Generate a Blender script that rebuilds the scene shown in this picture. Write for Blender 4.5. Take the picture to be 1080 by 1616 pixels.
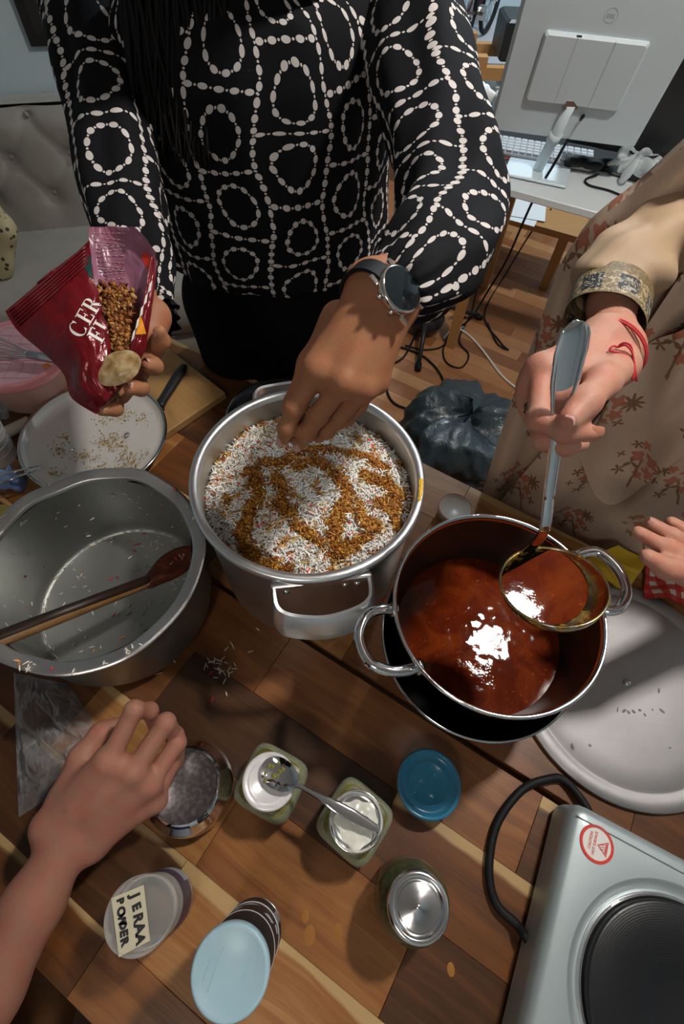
import bpy, bmesh, math, random
import numpy as np
from mathutils import Vector, Matrix, Euler, noise

for o in list(bpy.data.objects):
    bpy.data.objects.remove(o, do_unlink=True)
S = bpy.context.scene
COL = S.collection
PI = math.pi

# ------------------------------------------------------------------ camera
CAM_H = 1.57                                  # camera height above the floor
FPX = 785.0                                   # focal length in pixels of the 1080x1616 frame
_d = np.array([510 - 540.0, 1285 - 808.0, FPX]); _d /= np.linalg.norm(_d)      # straight down, in camera axes
_u = np.array([0, -1.0, 0]); _fw = _u - _d * (_u @ _d); _fw /= np.linalg.norm(_fw)
_rt = np.cross(_d, _fw)
if _rt[0] < 0: _rt = -_rt
cam_data = bpy.data.cameras.new('camera')
cam_data.sensor_fit = 'HORIZONTAL'; cam_data.sensor_width = 24.0
cam_data.lens = FPX / 1080 * 24.0
cam_data.clip_start = 0.01; cam_data.clip_end = 60
cam = bpy.data.objects.new('camera', cam_data); COL.objects.link(cam)
right = Vector((_rt[0], _fw[0], -_d[0])); up = -Vector((_rt[1], _fw[1], -_d[1])); back = -Vector((_rt[2], _fw[2], -_d[2]))
cam.matrix_world = Matrix(((right.x, up.x, back.x, 0), (right.y, up.y, back.y, 0), (right.z, up.z, back.z, CAM_H), (0, 0, 0, 1)))
S.camera = cam

def at(px, py, z):
    """survey helper: the point of the horizontal plane at height z seen at a place of the photograph"""
    r = np.array([px - 540, py - 808, FPX]); k = (CAM_H - z) / (r @ _d)
    return Vector((k * (r @ _rt), k * (r @ _fw), z))
def zc(px, py, Z):
    """the point at distance Z along the viewing axis"""
    r = np.array([(px - 540) / FPX, (py - 808) / FPX, 1.0]) * Z
    return Vector((r @ _rt, r @ _fw, CAM_H - r @ _d))

# ------------------------------------------------------------------ world, lamps, exposure
W = bpy.data.worlds.new('room_air'); S.world = W; W.use_nodes = True
bg = W.node_tree.nodes['Background']; bg.inputs[0].default_value = (0.62, 0.78, 0.90, 1); bg.inputs[1].default_value = 0.10
LAMP = Vector((0.80, 0.70, 2.40))
LAMP_W = 28.0
DESK_FILL = Vector((1.15, 2.75, 2.38)); DESK_W = 45.0  # unseen lamp, added to brighten the desk and monitor
FILL_LAMP = Vector((-.55, -1.25, 2.40)); FILL_W = 11.0  # unseen lamp behind the camera, added as fill for saree, blouse and hands
def area(name, loc, size, watts, color):
    l = bpy.data.lights.new(name, 'AREA'); l.shape = 'DISK'; l.size = size; l.energy = watts; l.color = color
    o = bpy.data.objects.new(name, l); COL.objects.link(o); o.location = loc; return o
S.view_settings.view_transform = 'Standard'; S.view_settings.look = 'None'
S.view_settings.gamma = 1.0; S.view_settings.use_curve_mapping = False
S.view_settings.exposure = -0.26

# ------------------------------------------------------------------ small helpers
def tag(o, label=None, cat=None, group=None, kind=None):
    if label: o['label'] = label
    if cat: o['category'] = cat
    if group: o['group'] = group
    if kind: o['kind'] = kind
    return o
def thing(name, loc, label, cat, group=None):
    o = bpy.data.objects.new(name, None); COL.objects.link(o); o.location = loc
    o.empty_display_size = .05
    return tag(o, label, cat, group)
def origin_of(o):
    v = Vector((0, 0, 0))
    while o: v += o.location; o = o.parent
    return v
def link_mesh(name, me, mat, parent=None, smooth=True, loc=None):
    """world-space mesh -> one object; its origin goes to loc, or stays with its parent"""
    base = origin_of(parent) if parent else Vector((0, 0, 0))
    if loc is not None: off = Vector(loc)
    else: off = base
    me.transform(Matrix.Translation(-off))
    o = bpy.data.objects.new(name, me); COL.objects.link(o)
    if parent: o.parent = parent
    o.location = off - base
    if mat is not None:
        for m in (mat if isinstance(mat, (list, tuple)) else [mat]): me.materials.append(m)
    if smooth:
        me.polygons.foreach_set('use_smooth', [True] * len(me.polygons))
    me.update()
    return o
def from_np(V, F, name='mesh'):
    me = bpy.data.meshes.new(name)
    me.from_pydata([tuple(map(float, v)) for v in V], [], [tuple(map(int, f)) for f in F]); me.update(); return me

class MB:
    """collects shapes into one mesh"""
    def __init__(s): s.v = []; s.f = []; s.uv = []
    def add(s, V, F, M=None):
        b = len(s.v)
        for v in V:
            v = Vector(v); s.v.append(M @ v if M is not None else v)
        for f in F: s.f.append(tuple(i + b for i in f))
        return s
    def box(s, c, size, M=None, rz=0.0, bev=0.0):
        x, y, z = size[0] / 2, size[1] / 2, size[2] / 2
        R = Matrix.Translation(c) @ Matrix.Rotation(rz, 4, 'Z')
        if M is not None: R = M @ R
        if bev <= 0:
            V = [(-x, -y, -z), (x, -y, -z), (x, y, -z), (-x, y, -z), (-x, -y, z), (x, -y, z), (x, y, z), (-x, y, z)]
            return s.add(V, [(3, 2, 1, 0), (4, 5, 6, 7), (0, 1, 5, 4), (1, 2, 6, 5), (2, 3, 7, 6), (3, 0, 4, 7)], R)
        prof = [(-z, bev), (-z + bev, 0), (z - bev, 0), (z, bev)]
        rings = []
        for zz, ins in prof:
            rings.append([(sx * (x - ins), sy * (y - ins), zz) if False else None for sx, sy in ((-1, -1), (1, -1), (1, 1), (-1, 1))])
            xx, yy = x - ins, y - ins; c_ = bev * .9
            rings[-1] = [(-xx + c_, -yy, zz), (xx - c_, -yy, zz), (xx, -yy + c_, zz), (xx, yy - c_, zz), (xx - c_, yy, zz), (-xx + c_, yy, zz), (-xx, yy - c_, zz), (-xx, -yy + c_, zz)]
        V = [p for r in rings for p in r]; F = [tuple(range(7, -1, -1)), tuple(range(24, 32))]
        for k in range(3):
            for i in range(8):
                j = (i + 1) % 8; F.append((k * 8 + i, k * 8 + j, k * 8 + 8 + j, k * 8 + 8 + i))
        return s.add(V, F, R)
    def lathe(s, prof, seg=48, M=None, c=(0, 0, 0), sx=1, sy=1, close=False, pw=2.0, rz=0.0):
        """prof: list of (r, z); pw > 2 squares the section"""
        V = []; F = []
        for r, z in prof:
            for i in range(seg):
                a = 2 * PI * i / seg; ca, sa = math.cos(a), math.sin(a)
                q = (abs(ca) ** pw + abs(sa) ** pw) ** (-1 / pw)
                x, y = r * q * ca * sx, r * q * sa * sy
                V.append((c[0] + x * math.cos(rz) - y * math.sin(rz), c[1] + x * math.sin(rz) + y * math.cos(rz), c[2] + z))
        n = len(prof)
        for k in range(n - 1):
            for i in range(seg):
                j = (i + 1) % seg; F.append((k * seg + i, k * seg + j, (k + 1) * seg + j, (k + 1) * seg + i))
        if close:
            if prof[0][0] > 1e-6: F.append(tuple(range(seg - 1, -1, -1)))
            if prof[-1][0] > 1e-6: F.append(tuple(range((n - 1) * seg, n * seg)))
        return s.add(V, F, M)
    def tube(s, pts, r, seg=10, cap=True, flat=None, updir=None, M=None):
        """sweep; r number or list; flat = (ka, kb) scales the section along side / up"""
        pts = [Vector(p) for p in pts]; n = len(pts)
        rs = r if isinstance(r, (list, tuple)) else [r] * n
        V = []; F = []; prev = None
        for i, p in enumerate(pts):
            t = (pts[min(i + 1, n - 1)] - pts[max(i - 1, 0)]).normalized()
            if prev is None:
                w = Vector(updir) if updir is not None else (Vector((0, 0, 1)) if abs(t.z) < .9 else Vector((0, 1, 0)))
            else: w = prev
            w = (w - t * w.dot(t)).normalized(); prev = w; sd = t.cross(w)
            ka, kb = flat if flat else (1, 1)
            if flat and isinstance(flat[0], (list, tuple)): ka, kb = flat[0][i], flat[1][i]
            for k in range(seg):
                a = 2 * PI * k / seg
                V.append(p + sd * (math.cos(a) * rs[i] * ka) + w * (math.sin(a) * rs[i] * kb))
        for i in range(n - 1):
            for k in range(seg):
                j = (k + 1) % seg; F.append((i * seg + k, i * seg + j, (i + 1) * seg + j, (i + 1) * seg + k))
        if cap: F.append(tuple(range(seg - 1, -1, -1))); F.append(tuple(range((n - 1) * seg, n * seg)))
        return s.add(V, F, M)
    def grid(s, fn, nu, nv, M=None):
        V = [fn(i / (nu - 1), j / (nv - 1)) for j in range(nv) for i in range(nu)]
        F = [(j * nu + i, j * nu + i + 1, (j + 1) * nu + i + 1, (j + 1) * nu + i) for j in range(nv - 1) for i in range(nu - 1)]
        return s.add(V, F, M)
    def build(s, name, mat, parent=None, smooth=True, loc=None, sharp=None):
        me = from_np(s.v, s.f, name)
        o = link_mesh(name, me, mat, parent, smooth, loc)
        if smooth and sharp is not None:
            try: me.set_sharp_from_angle(angle=math.radians(sharp))
            except Exception: pass
        return o

def smooth_path(pts, n=8, closed=False):
    """Catmull-Rom through pts"""
    P = [Vector(p) for p in pts]; m = len(P); out = []
    rng = range(m) if closed else range(m - 1)
    for i in rng:
        if closed: a, b, c, d = P[(i - 1) % m], P[i], P[(i + 1) % m], P[(i + 2) % m]
        else: a, b, c, d = P[max(i - 1, 0)], P[i], P[i + 1], P[min(i + 2, m - 1)]
        for k in range(n):
            t = k / n
            out.append(.5 * ((2 * b) + (c - a) * t + (2 * a - 5 * b + 4 * c - d) * t * t + (3 * b - a - 3 * c + d) * t ** 3))
    if not closed: out.append(P[-1])
    return out
def lerp_list(vals, n):
    x = np.linspace(0, len(vals) - 1, n); return list(np.interp(x, range(len(vals)), vals))

# ---- signed-distance modelling for bodies, hands, cushions (numpy surface nets)
class SDF:
    def __init__(s): s.p = []
    def cap(s, a, b, ra, rb=None, k=.01):
        s.p.append(('c', np.array(a, float), np.array(b, float), ra, ra if rb is None else rb, k)); return s
    def chain(s, pts, rs, k=.008):
        for i in range(len(pts) - 1): s.cap(pts[i], pts[i + 1], rs[i], rs[i + 1], k)
        return s
    def ell(s, c, r, R=None, k=.01):
        s.p.append(('e', np.array(c, float), np.array(r, float), np.eye(3) if R is None else np.array(R), 0, k)); return s
    def cut(s, a, b, r, k=.004):
        s.p.append(('x', np.array(a, float), np.array(b, float), r, r, k)); return s
    def mesh(s, h, disp=None):
        lo = np.full(3, 1e9); hi = np.full(3, -1e9)
        for q in s.p:
            if q[0] == 'x': continue
            if q[0] == 'c': m = max(q[3], q[4]); l = np.minimum(q[1], q[2]) - m; u_ = np.maximum(q[1], q[2]) + m
            else: m = q[2].max(); l = q[1] - m; u_ = q[1] + m
            lo = np.minimum(lo, l); hi = np.maximum(hi, u_)
        lo -= 4 * h; hi += 4 * h
        n = np.ceil((hi - lo) / h).astype(int) + 1
        ax = [lo[i] + h * np.arange(n[i]) for i in range(3)]
        D = np.full(n, 0.2, dtype=np.float32)
        for q in s.p:
            k = q[5]
            if q[0] in 'cx': m = max(q[3], q[4]) + k + 3 * h; l = np.minimum(q[1], q[2]) - m; u_ = np.maximum(q[1], q[2]) + m
            else: m = q[2].max() + k + 3 * h; l = q[1] - m; u_ = q[1] + m
            i0 = np.clip(np.floor((l - lo) / h).astype(int), 0, n - 1); i1 = np.clip(np.ceil((u_ - lo) / h).astype(int) + 1, 1, n)
            X, Y, Z = np.meshgrid(ax[0][i0[0]:i1[0]], ax[1][i0[1]:i1[1]], ax[2][i0[2]:i1[2]], indexing='ij', sparse=True)
            if q[0] in 'cx':
                ba = q[2] - q[1]; L = max(ba @ ba, 1e-12)
                px, py, pz = X - q[1][0], Y - q[1][1], Z - q[1][2]
                t = np.clip((px * ba[0] + py * ba[1] + pz * ba[2]) / L, 0, 1)
                d = np.sqrt((px - t * ba[0]) ** 2 + (py - t * ba[1]) ** 2 + (pz - t * ba[2]) ** 2) - (q[3] + (q[4] - q[3]) * t)
            else:
                R = q[3]; px, py, pz = X - q[1][0], Y - q[1][1], Z - q[1][2]
                ex = (px * R[0, 0] + py * R[0, 1] + pz * R[0, 2]) / q[2][0]
                ey = (px * R[1, 0] + py * R[1, 1] + pz * R[1, 2]) / q[2][1]
                ez = (px * R[2, 0] + py * R[2, 1] + pz * R[2, 2]) / q[2][2]
                d = (np.sqrt(ex ** 2 + ey ** 2 + ez ** 2) - 1) * q[2].min()
            sl = D[i0[0]:i1[0], i0[1]:i1[1], i0[2]:i1[2]]
            if q[0] == 'x':
                hh = np.maximum(k - np.abs(sl + d), 0); sl[...] = np.maximum(sl, -d) + hh * hh / (4 * k)
            else:
                hh = np.maximum(k - np.abs(sl - d), 0); sl[...] = np.minimum(sl, d) - hh * hh / (4 * k)
        neg = D < 0
        c = neg[:-1, :-1, :-1].astype(np.int8)
        for dx in (0, 1):
            for dy in (0, 1):
                for dz in (0, 1):
                    if dx + dy + dz: c = c + neg[dx:n[0] - 1 + dx, dy:n[1] - 1 + dy, dz:n[2] - 1 + dz]
        act = (c > 0) & (c < 8); idx = np.full(act.shape, -1, int); I = np.argwhere(act); idx[act] = np.arange(len(I))
        acc = np.zeros((len(I), 3)); cnt = np.zeros(len(I))
        offs = [(a, b_, c_) for a in (0, 1) for b_ in (0, 1) for c_ in (0, 1)]
        for o1 in offs:
            for axi in range(3):
                if o1[axi]: continue
                o2 = list(o1); o2[axi] = 1
                d1 = D[I[:, 0] + o1[0], I[:, 1] + o1[1], I[:, 2] + o1[2]]; d2 = D[I[:, 0] + o2[0], I[:, 1] + o2[1], I[:, 2] + o2[2]]
                m = (d1 < 0) != (d2 < 0); t = d1[m] / (d1[m] - d2[m])
                P = I[m] + np.array(o1); P = P.astype(float); P[:, axi] += t
                acc[m] += P; cnt[m] += 1
        V = lo + h * acc / cnt[:, None]
        F = []
        for axi in range(3):
            a1, a2 = (axi + 1) % 3, (axi + 2) % 3
            s1 = [slice(0, n[i] - 1) for i in range(3)]
            s0 = [slice(1, n[i] - 1) for i in range(3)]; s0[axi] = slice(0, n[axi] - 1)
            t0 = list(s0); t0[axi] = slice(1, n[axi])
            A = neg[tuple(s0)]; B = neg[tuple(t0)]
            E = np.argwhere(A != B); off = np.array([1, 1, 1]); off[axi] = 0; E = E + off
            sgn = neg[E[:, 0], E[:, 1], E[:, 2]]
            def cell(da, db):
                Q = E.copy(); Q[:, a1] -= da; Q[:, a2] -= db; return idx[Q[:, 0], Q[:, 1], Q[:, 2]]
            q4 = np.stack([cell(1, 1), cell(0, 1), cell(0, 0), cell(1, 0)], 1)
            q4[~sgn] = q4[~sgn][:, ::-1]
            F.append(q4)
        F = np.concatenate(F)
        # relax once: surface nets are a little stepped
        for _ in range(2):
            A = np.zeros_like(V); N = np.zeros(len(V))
            for a, b in ((0, 1), (1, 2), (2, 3), (3, 0)):
                np.add.at(A, F[:, a], V[F[:, b]]); np.add.at(A, F[:, b], V[F[:, a]]); np.add.at(N, F[:, a], 1); np.add.at(N, F[:, b], 1)
            V = .55 * V + .45 * A / N[:, None]
        return V, F
def np_mesh(V, F, name):
    me = bpy.data.meshes.new(name); nv, nf = len(V), len(F)
    me.vertices.add(nv); me.vertices.foreach_set('co', np.asarray(V, np.float32).ravel())
    w = F.shape[1]
    me.loops.add(nf * w); me.loops.foreach_set('vertex_index', np.asarray(F, np.int32).ravel())
    me.polygons.add(nf); me.polygons.foreach_set('loop_start', np.arange(0, nf * w, w, dtype=np.int32))
    me.update(calc_edges=True); me.validate(); return me

# ------------------------------------------------------------------ materials
class X:
    """node arithmetic"""
    nt = None
    def __init__(s, sock): s.s = sock
    @staticmethod
    def op(kind, *args, clamp=False):
        n = X.nt.nodes.new('ShaderNodeMath'); n.operation = kind; n.use_clamp = clamp
        for i, a in enumerate(args):
            if isinstance(a, X): X.nt.links.new(a.s, n.inputs[i])
            else: n.inputs[i].default_value = a
        return X(n.outputs[0])
    def __add__(s, o): return X.op('ADD', s, o)
    __radd__ = __add__
    def __sub__(s, o): return X.op('SUBTRACT', s, o)
    def __rsub__(s, o): return X.op('SUBTRACT', o, s)
    def __mul__(s, o): return X.op('MULTIPLY', s, o)
    __rmul__ = __mul__
    def __truediv__(s, o): return X.op('DIVIDE', s, o)
    def __rtruediv__(s, o): return X.op('DIVIDE', o, s)
    def __lt__(s, o): return X.op('LESS_THAN', s, o)
    def __gt__(s, o): return X.op('GREATER_THAN', s, o)
    def __pow__(s, o): return X.op('POWER', s, o)
def xabs(a): return X.op('ABSOLUTE', a)
def xfloor(a): return X.op('FLOOR', a)
def xfrac(a): return X.op('FRACT', a)
def xmax(a, b): return X.op('MAXIMUM', a, b)
def xmin(a, b): return X.op('MINIMUM', a, b)
def xsin(a): return X.op('SINE', a)
def xcos(a): return X.op('COSINE', a)
def xatan2(a, b): return X.op('ARCTAN2', a, b)
def xsqrt(a): return X.op('SQRT', a)
def step(a, lo, hi):     # smooth 0..1
    n = X.nt.nodes.new('ShaderNodeMapRange'); n.interpolation_type = 'SMOOTHSTEP'
    X.nt.links.new(a.s, n.inputs[0]); n.inputs[1].default_value = lo; n.inputs[2].default_value = hi
    return X(n.outputs[0])
class Mat:
    def __init__(s, name, color=(.5, .5, .5), rough=.5, metal=0.0, spec=.5, trans=0.0, ior=1.45, sss=0.0, alpha=1.0, coat=0.0, sheen=0.0):
        s.m = bpy.data.materials.new(name); s.m.use_nodes = True; s.nt = s.m.node_tree; X.nt = s.nt
        s.b = s.nt.nodes['Principled BSDF']; s.out = s.nt.nodes['Material Output']
        i = s.b.inputs
        i['Base Color'].default_value = (*color, 1); i['Roughness'].default_value = rough; i['Metallic'].default_value = metal
        i['Specular IOR Level'].default_value = spec; i['Transmission Weight'].default_value = trans; i['IOR'].default_value = ior
        i['Alpha'].default_value = alpha; i['Coat Weight'].default_value = coat; i['Sheen Weight'].default_value = sheen
        if sss: i['Subsurface Weight'].default_value = sss; i['Subsurface Radius'].default_value = (.012, .004, .002); i['Subsurface Scale'].default_value = 1
    def coord(s, kind='Object', scale=(1, 1, 1), loc=(0, 0, 0), rot=(0, 0, 0), src=None):
        n = s.nt.nodes.new('ShaderNodeTexCoord'); m = s.nt.nodes.new('ShaderNodeMapping')
        s.nt.links.new(src if src is not None else n.outputs[kind], m.inputs[0])
        m.inputs['Scale'].default_value = scale; m.inputs['Location'].default_value = loc; m.inputs['Rotation'].default_value = rot
        return m.outputs[0]
    def geo(s, what='Position'):
        return s.nt.nodes.new('ShaderNodeNewGeometry').outputs[what]
    def noise(s, vec, scale=5, detail=4, rough=.5, dist=0.0, out='Fac'):
        n = s.nt.nodes.new('ShaderNodeTexNoise'); s.nt.links.new(vec, n.inputs['Vector'])
        n.inputs['Scale'].default_value = scale; n.inputs['Detail'].default_value = detail; n.inputs['Roughness'].default_value = rough
        n.inputs['Distortion'].default_value = dist; return X(n.outputs[0 if out == 'Fac' else 1])
    def voro(s, vec, scale=5, feature='F1', rand=1.0, out='Distance'):
        n = s.nt.nodes.new('ShaderNodeTexVoronoi'); n.feature = feature; s.nt.links.new(vec, n.inputs['Vector'])
        n.inputs['Scale'].default_value = scale; n.inputs['Randomness'].default_value = rand; return X(n.outputs[out])
    def sep(s, vec):
        n = s.nt.nodes.new('ShaderNodeSeparateXYZ'); s.nt.links.new(vec, n.inputs[0]); return X(n.outputs[0]), X(n.outputs[1]), X(n.outputs[2])
    def comb(s, x, y, z):
        n = s.nt.nodes.new('ShaderNodeCombineXYZ')
        for i, a in enumerate((x, y, z)):
            if isinstance(a, X): s.nt.links.new(a.s, n.inputs[i])
            else: n.inputs[i].default_value = a
        return n.outputs[0]
    def attr(s, name, kind='GEOMETRY', out='Fac'):
        n = s.nt.nodes.new('ShaderNodeAttribute'); n.attribute_name = name; n.attribute_type = kind; return X(n.outputs[out])
    def ramp(s, fac, stops):
        n = s.nt.nodes.new('ShaderNodeValToRGB'); s.nt.links.new(fac.s, n.inputs[0]); e = n.color_ramp.elements
        while len(e) < len(stops): e.new(.5)
        for q, (p, c) in zip(e, stops): q.position = p; q.color = (*c, 1)
        return X(n.outputs[0])
    def mix(s, fac, a, b, mode='MIX'):
        n = s.nt.nodes.new('ShaderNodeMix'); n.data_type = 'RGBA'; n.blend_type = mode
        for sock, val in ((n.inputs[0], fac), (n.inputs[6], a), (n.inputs[7], b)):
            if isinstance(val, X): s.nt.links.new(val.s, sock)
            elif isinstance(val, tuple): sock.default_value = (*val, 1)
            else: sock.default_value = val
        return X(n.outputs[2])
    def set(s, **kw):
        for k, v in kw.items():
            s.nt.links.new(v.s, s.b.inputs[k.replace('_', ' ')])
        return s
    def bump(s, h, strength=.3, dist=.002):
        n = s.nt.nodes.new('ShaderNodeBump'); n.inputs['Strength'].default_value = strength; n.inputs['Distance'].default_value = dist
        s.nt.links.new(h.s, n.inputs['Height']); s.nt.links.new(n.outputs[0], s.b.inputs['Normal']); return s
def plain(name, color, rough=.5, **k): return Mat(name, color, rough, **k).m
# ---- materials
def wood(name, stops, grain=(3, 42, 42), rough=.38, sap=None, streak=.5, coat=0.0, bump=.08):
    M_ = Mat(name, rough=rough, coat=coat)
    seed = M_.attr('seed', 'OBJECT'); tone = M_.attr('tone', 'OBJECT')
    tc = M_.nt.nodes.new('ShaderNodeTexCoord'); x, y, z = M_.sep(tc.outputs['Object'])
    v = M_.comb(x + seed * 7.3, y + seed * 3.1, z + seed)
    warp = M_.noise(v, 6, 2)
    vv = M_.comb((x + seed * 7.3) * grain[0], (y + warp * .03 + seed * 3.1) * grain[1], z * grain[2] + seed)
    g = M_.noise(vv, 1.0, 6, .62, .6)
    fine = M_.noise(M_.comb((x + seed) * 12, (y + warp * .012) * 420, z * 400), 1, 3, .6)
    f = (g - .5) * (streak * 1.55) + tone + (fine - .5) * .16 + (M_.noise(v, 9, 2) - .5) * .25
    c = M_.ramp(f, stops)
    if sap is not None:
        amt = M_.attr('sap', 'OBJECT'); side = M_.attr('half', 'OBJECT')
        e = step(y + (warp - .5) * .034 + (g - .5) * .014 - side + amt, -.003, .004) * (amt > .0005) * .8
        c = M_.mix(e, c, sap)
        kn = M_.voro(M_.comb((x + seed * 5) * 2.2, (y + seed * 9) * 4.5, 0.0), 1.0)
        c = M_.mix(step(kn, .085, .02) * .8, c, (.05, .02, .008))
    M_.set(Base_Color=c); M_.bump(fine * .5 + g, bump, .002)
    return M_.m
WOOD = wood('acacia_wood', [(0.05, (.026, .0095, .0035)), (.30, (.075, .029, .010)), (.55, (.175, .060, .016)), (.80, (.30, .125, .036)), (1, (.45, .235, .085))], sap=(.50, .34, .155), rough=.36, bump=.12)
FLOOR = wood('parquet_wood', [(0.0, (.13, .045, .018)), (.4, (.26, .10, .037)), (.7, (.36, .16, .062)), (1, (.47, .245, .105))], grain=(2, 30, 30), rough=.32, streak=.35)
BOARDW = wood('bamboo_board', [(0.0, (.19, .085, .028)), (.5, (.34, .185, .065)), (1, (.48, .29, .12))], grain=(2, 60, 60), rough=.5, streak=.35)
PINE = wood('pine_wood', [(0.0, (.40, .20, .07)), (.5, (.55, .30, .115)), (1, (.66, .40, .18))], grain=(3, 30, 30), rough=.5, streak=.35)
DARKWOOD = wood('charred_spoon_wood', [(0.0, (.012, .006, .004)), (.5, (.03, .014, .008)), (1, (.10, .05, .022))], grain=(4, 60, 60), rough=.45)

def metal(name, color, rough, grime=.0, gcol=(.3, .28, .25), scratch=.0, nscale=9, aniso=0):
    M_ = Mat(name, color, rough, 1.0)
    p = M_.geo(); n = M_.noise(p, nscale, 5, .6); n2 = M_.noise(M_.comb(*[a * b for a, b in zip(M_.sep(p), (40, 260, 90))]), 1, 3, .6)
    if grime: M_.set(Base_Color=M_.mix(step(n, .42, .72) * grime, color, gcol))
    r = (n - .5) * .22 + (n2 - .5) * .12 + rough
    M_.set(Roughness=xmax(r, .02))
    if scratch: M_.bump(n2, scratch, .001)
    return M_.m
ALU = metal('worn_aluminium', (.70, .69, .68), .36, .45, (.50, .48, .46), .06)
ALU_IN = metal('worn_aluminium_inside', (.60, .585, .555), .46, .5, (.44, .42, .38), .05)
ALU_LID = metal('scratched_aluminium_lid', (.40, .385, .39), .60, .4, (.32, .305, .305), .05, 5)
ALU_CAST = metal('polished_cast_aluminium', (.88, .89, .91), .34, .15, (.6, .6, .6))
DEGCHI = metal('grey_aluminium_pan', (.36, .37, .355), .44, .4, (.33, .33, .30), .05)
DEGCHI_RIM = metal('aluminium_pan_rim', (.68, .66, .66), .36, .4, (.5, .48, .48), .08)
STEEL = metal('stainless_steel', (.60, .60, .61), .12, .1)
STEEL_D = metal('stainless_steel_used', (.44, .42, .40), .22, .3, (.25, .21, .17))
CHROME = plain('chrome', (.78, .78, .80), .06, metal=1.0)
LIDINOX = metal('brushed_tin_lid', (.80, .79, .80), .16, .2, (.55, .55, .58))
SILVERP = Mat('silver_lacquer', (.38, .44, .455), .42, .5)
_n = SILVERP.noise(SILVERP.geo(), 900, 2); SILVERP.bump(_n, .12, .0006); SILVERP = SILVERP.m
BLACKP = plain('black_plastic', (.012, .012, .013), .4)
RUBBER = plain('black_rubber', (.007, .007, .008), .6, spec=.25)
CABLE_W = plain('white_cable', (.62, .60, .55), .5)
PLATE = Mat('cast_iron_plate', (.010, .011, .013), .36)
_p = PLATE.sep(PLATE.coord('Object')); _r = xsqrt(_p[0] * _p[0] + _p[1] * _p[1]); PLATE.bump(xsin(_r * 2600), .07, .0004); PLATE = PLATE.m
WHITEP = plain('white_plastic', (.75, .75, .74), .4)
MON = Mat('monitor_shell', (.60, .68, .72), .45); MON.bump(MON.noise(MON.geo(), 300, 2), .05, .0005); MON = MON.m
DESKM = plain('white_laminate', (.66, .69, .70), .35)
BLACKG = plain('black_gloss', (.006, .006, .007), .18)
PAPER = plain('white_paper', (.72, .72, .72), .7)
RED = plain('red_print', (.58, .035, .022), .5)
INK = plain('black_ink', (.015, .014, .016), .6)
WHITEINK = plain('white_print', (.78, .72, .70), .45)

def clear(name, color=(1, 1, 1), rough=.05, ior=1.45, alpha=1.0):
    return plain(name, color, rough, trans=1.0, ior=ior, alpha=alpha)
def thin(name, color, rough, op, metal=0):
    """thin see-through film or wall: partly plain transparency, partly glossy surface"""
    M_ = Mat(name, color, rough, metal)
    t = M_.nt.nodes.new('ShaderNodeBsdfTransparent'); mx = M_.nt.nodes.new('ShaderNodeMixShader')
    lw = M_.nt.nodes.new('ShaderNodeLayerWeight'); lw.inputs[0].default_value = .35
    f = X.op('ADD', X(lw.outputs['Facing']) * (1 - op) * .7, op, clamp=True)
    M_.nt.links.new(f.s, mx.inputs[0]); M_.nt.links.new(t.outputs[0], mx.inputs[1]); M_.nt.links.new(M_.b.outputs[0], mx.inputs[2])
    M_.nt.links.new(mx.outputs[0], M_.out.inputs[0]); return M_
CLEARJ = thin('clear_jar_plastic', (.75, .74, .72), .08, .13).m
CLEARLID = thin('clear_lid_plastic', (.72, .72, .70), .12, .22).m
GLASSJ = thin('jar_glass', (.55, .60, .45), .04, .10).m
FILM = thin('clear_film', (.80, .80, .84), .16, .13)
FILM.bump(FILM.noise(FILM.coord('Object', (26, 14, 20)), 1, 6, .65, 2.2), 1.0, .03); FILM = FILM.m
BLUEP = thin('blue_tub_plastic', (.03, .20, .36), .18, .55).m
BLUERIM = thin('blue_lid_plastic', (.035, .25, .44), .18, .66).m
PALELID = Mat('pale_blue_lid', (.40, .58, .66), .34)
PALELID.set(Base_Color=PALELID.mix(PALELID.noise(PALELID.coord('Object', (14, 30, 14)), 1, 3), (.28, .45, .53), (.39, .53, .60))); PALELID = PALELID.m
PINKP = plain('pink_plastic', (.78, .30, .32), .3, sss=.1)
PINKTOP = thin('pink_tub_lid', (.80, .48, .52), .25, .85).m
BLUEFOIL = thin('blue_printed_film', (.20, .30, .58), .2, .6).m

def skin(name, base, red, dark):
    M_ = Mat(name, base, .50, sss=.12, spec=.32)
    p = M_.geo(); n = M_.noise(p, 55, 4); n2 = M_.noise(p, 260, 3)
    c = M_.mix(step(n, .35, .75), base, red); c = M_.mix(step(n2, .55, .8) * .35, c, dark)
    M_.set(Base_Color=c); w = M_.voro(p, 650); M_.bump(w * .5 + n2 * .8, .22, .0012); return M_.m
SKIN1 = skin('tan_skin', (.34, .150, .075), (.37, .140, .070), (.23, .095, .048))
SKIN2 = skin('fair_skin', (.50, .255, .18), (.52, .20, .14), (.38, .17, .115))
SKIN3 = skin('pinkish_skin', (.35, .165, .115), (.38, .140, .098), (.27, .115, .078))
NAIL = plain('fingernail', (.55, .30, .25), .22)
NAILP = plain('varnished_nail', (.40, .17, .11), .10)
HAIR = Mat('black_hair', (.006, .005, .005), .5, spec=.2); HAIR = HAIR.m
TROUS = Mat('black_trouser_cloth', (.005, .005, .006), .9, spec=.1); TROUS.bump(TROUS.noise(TROUS.geo(), 500, 2), .2, .0008); TROUS = TROUS.m

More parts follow.
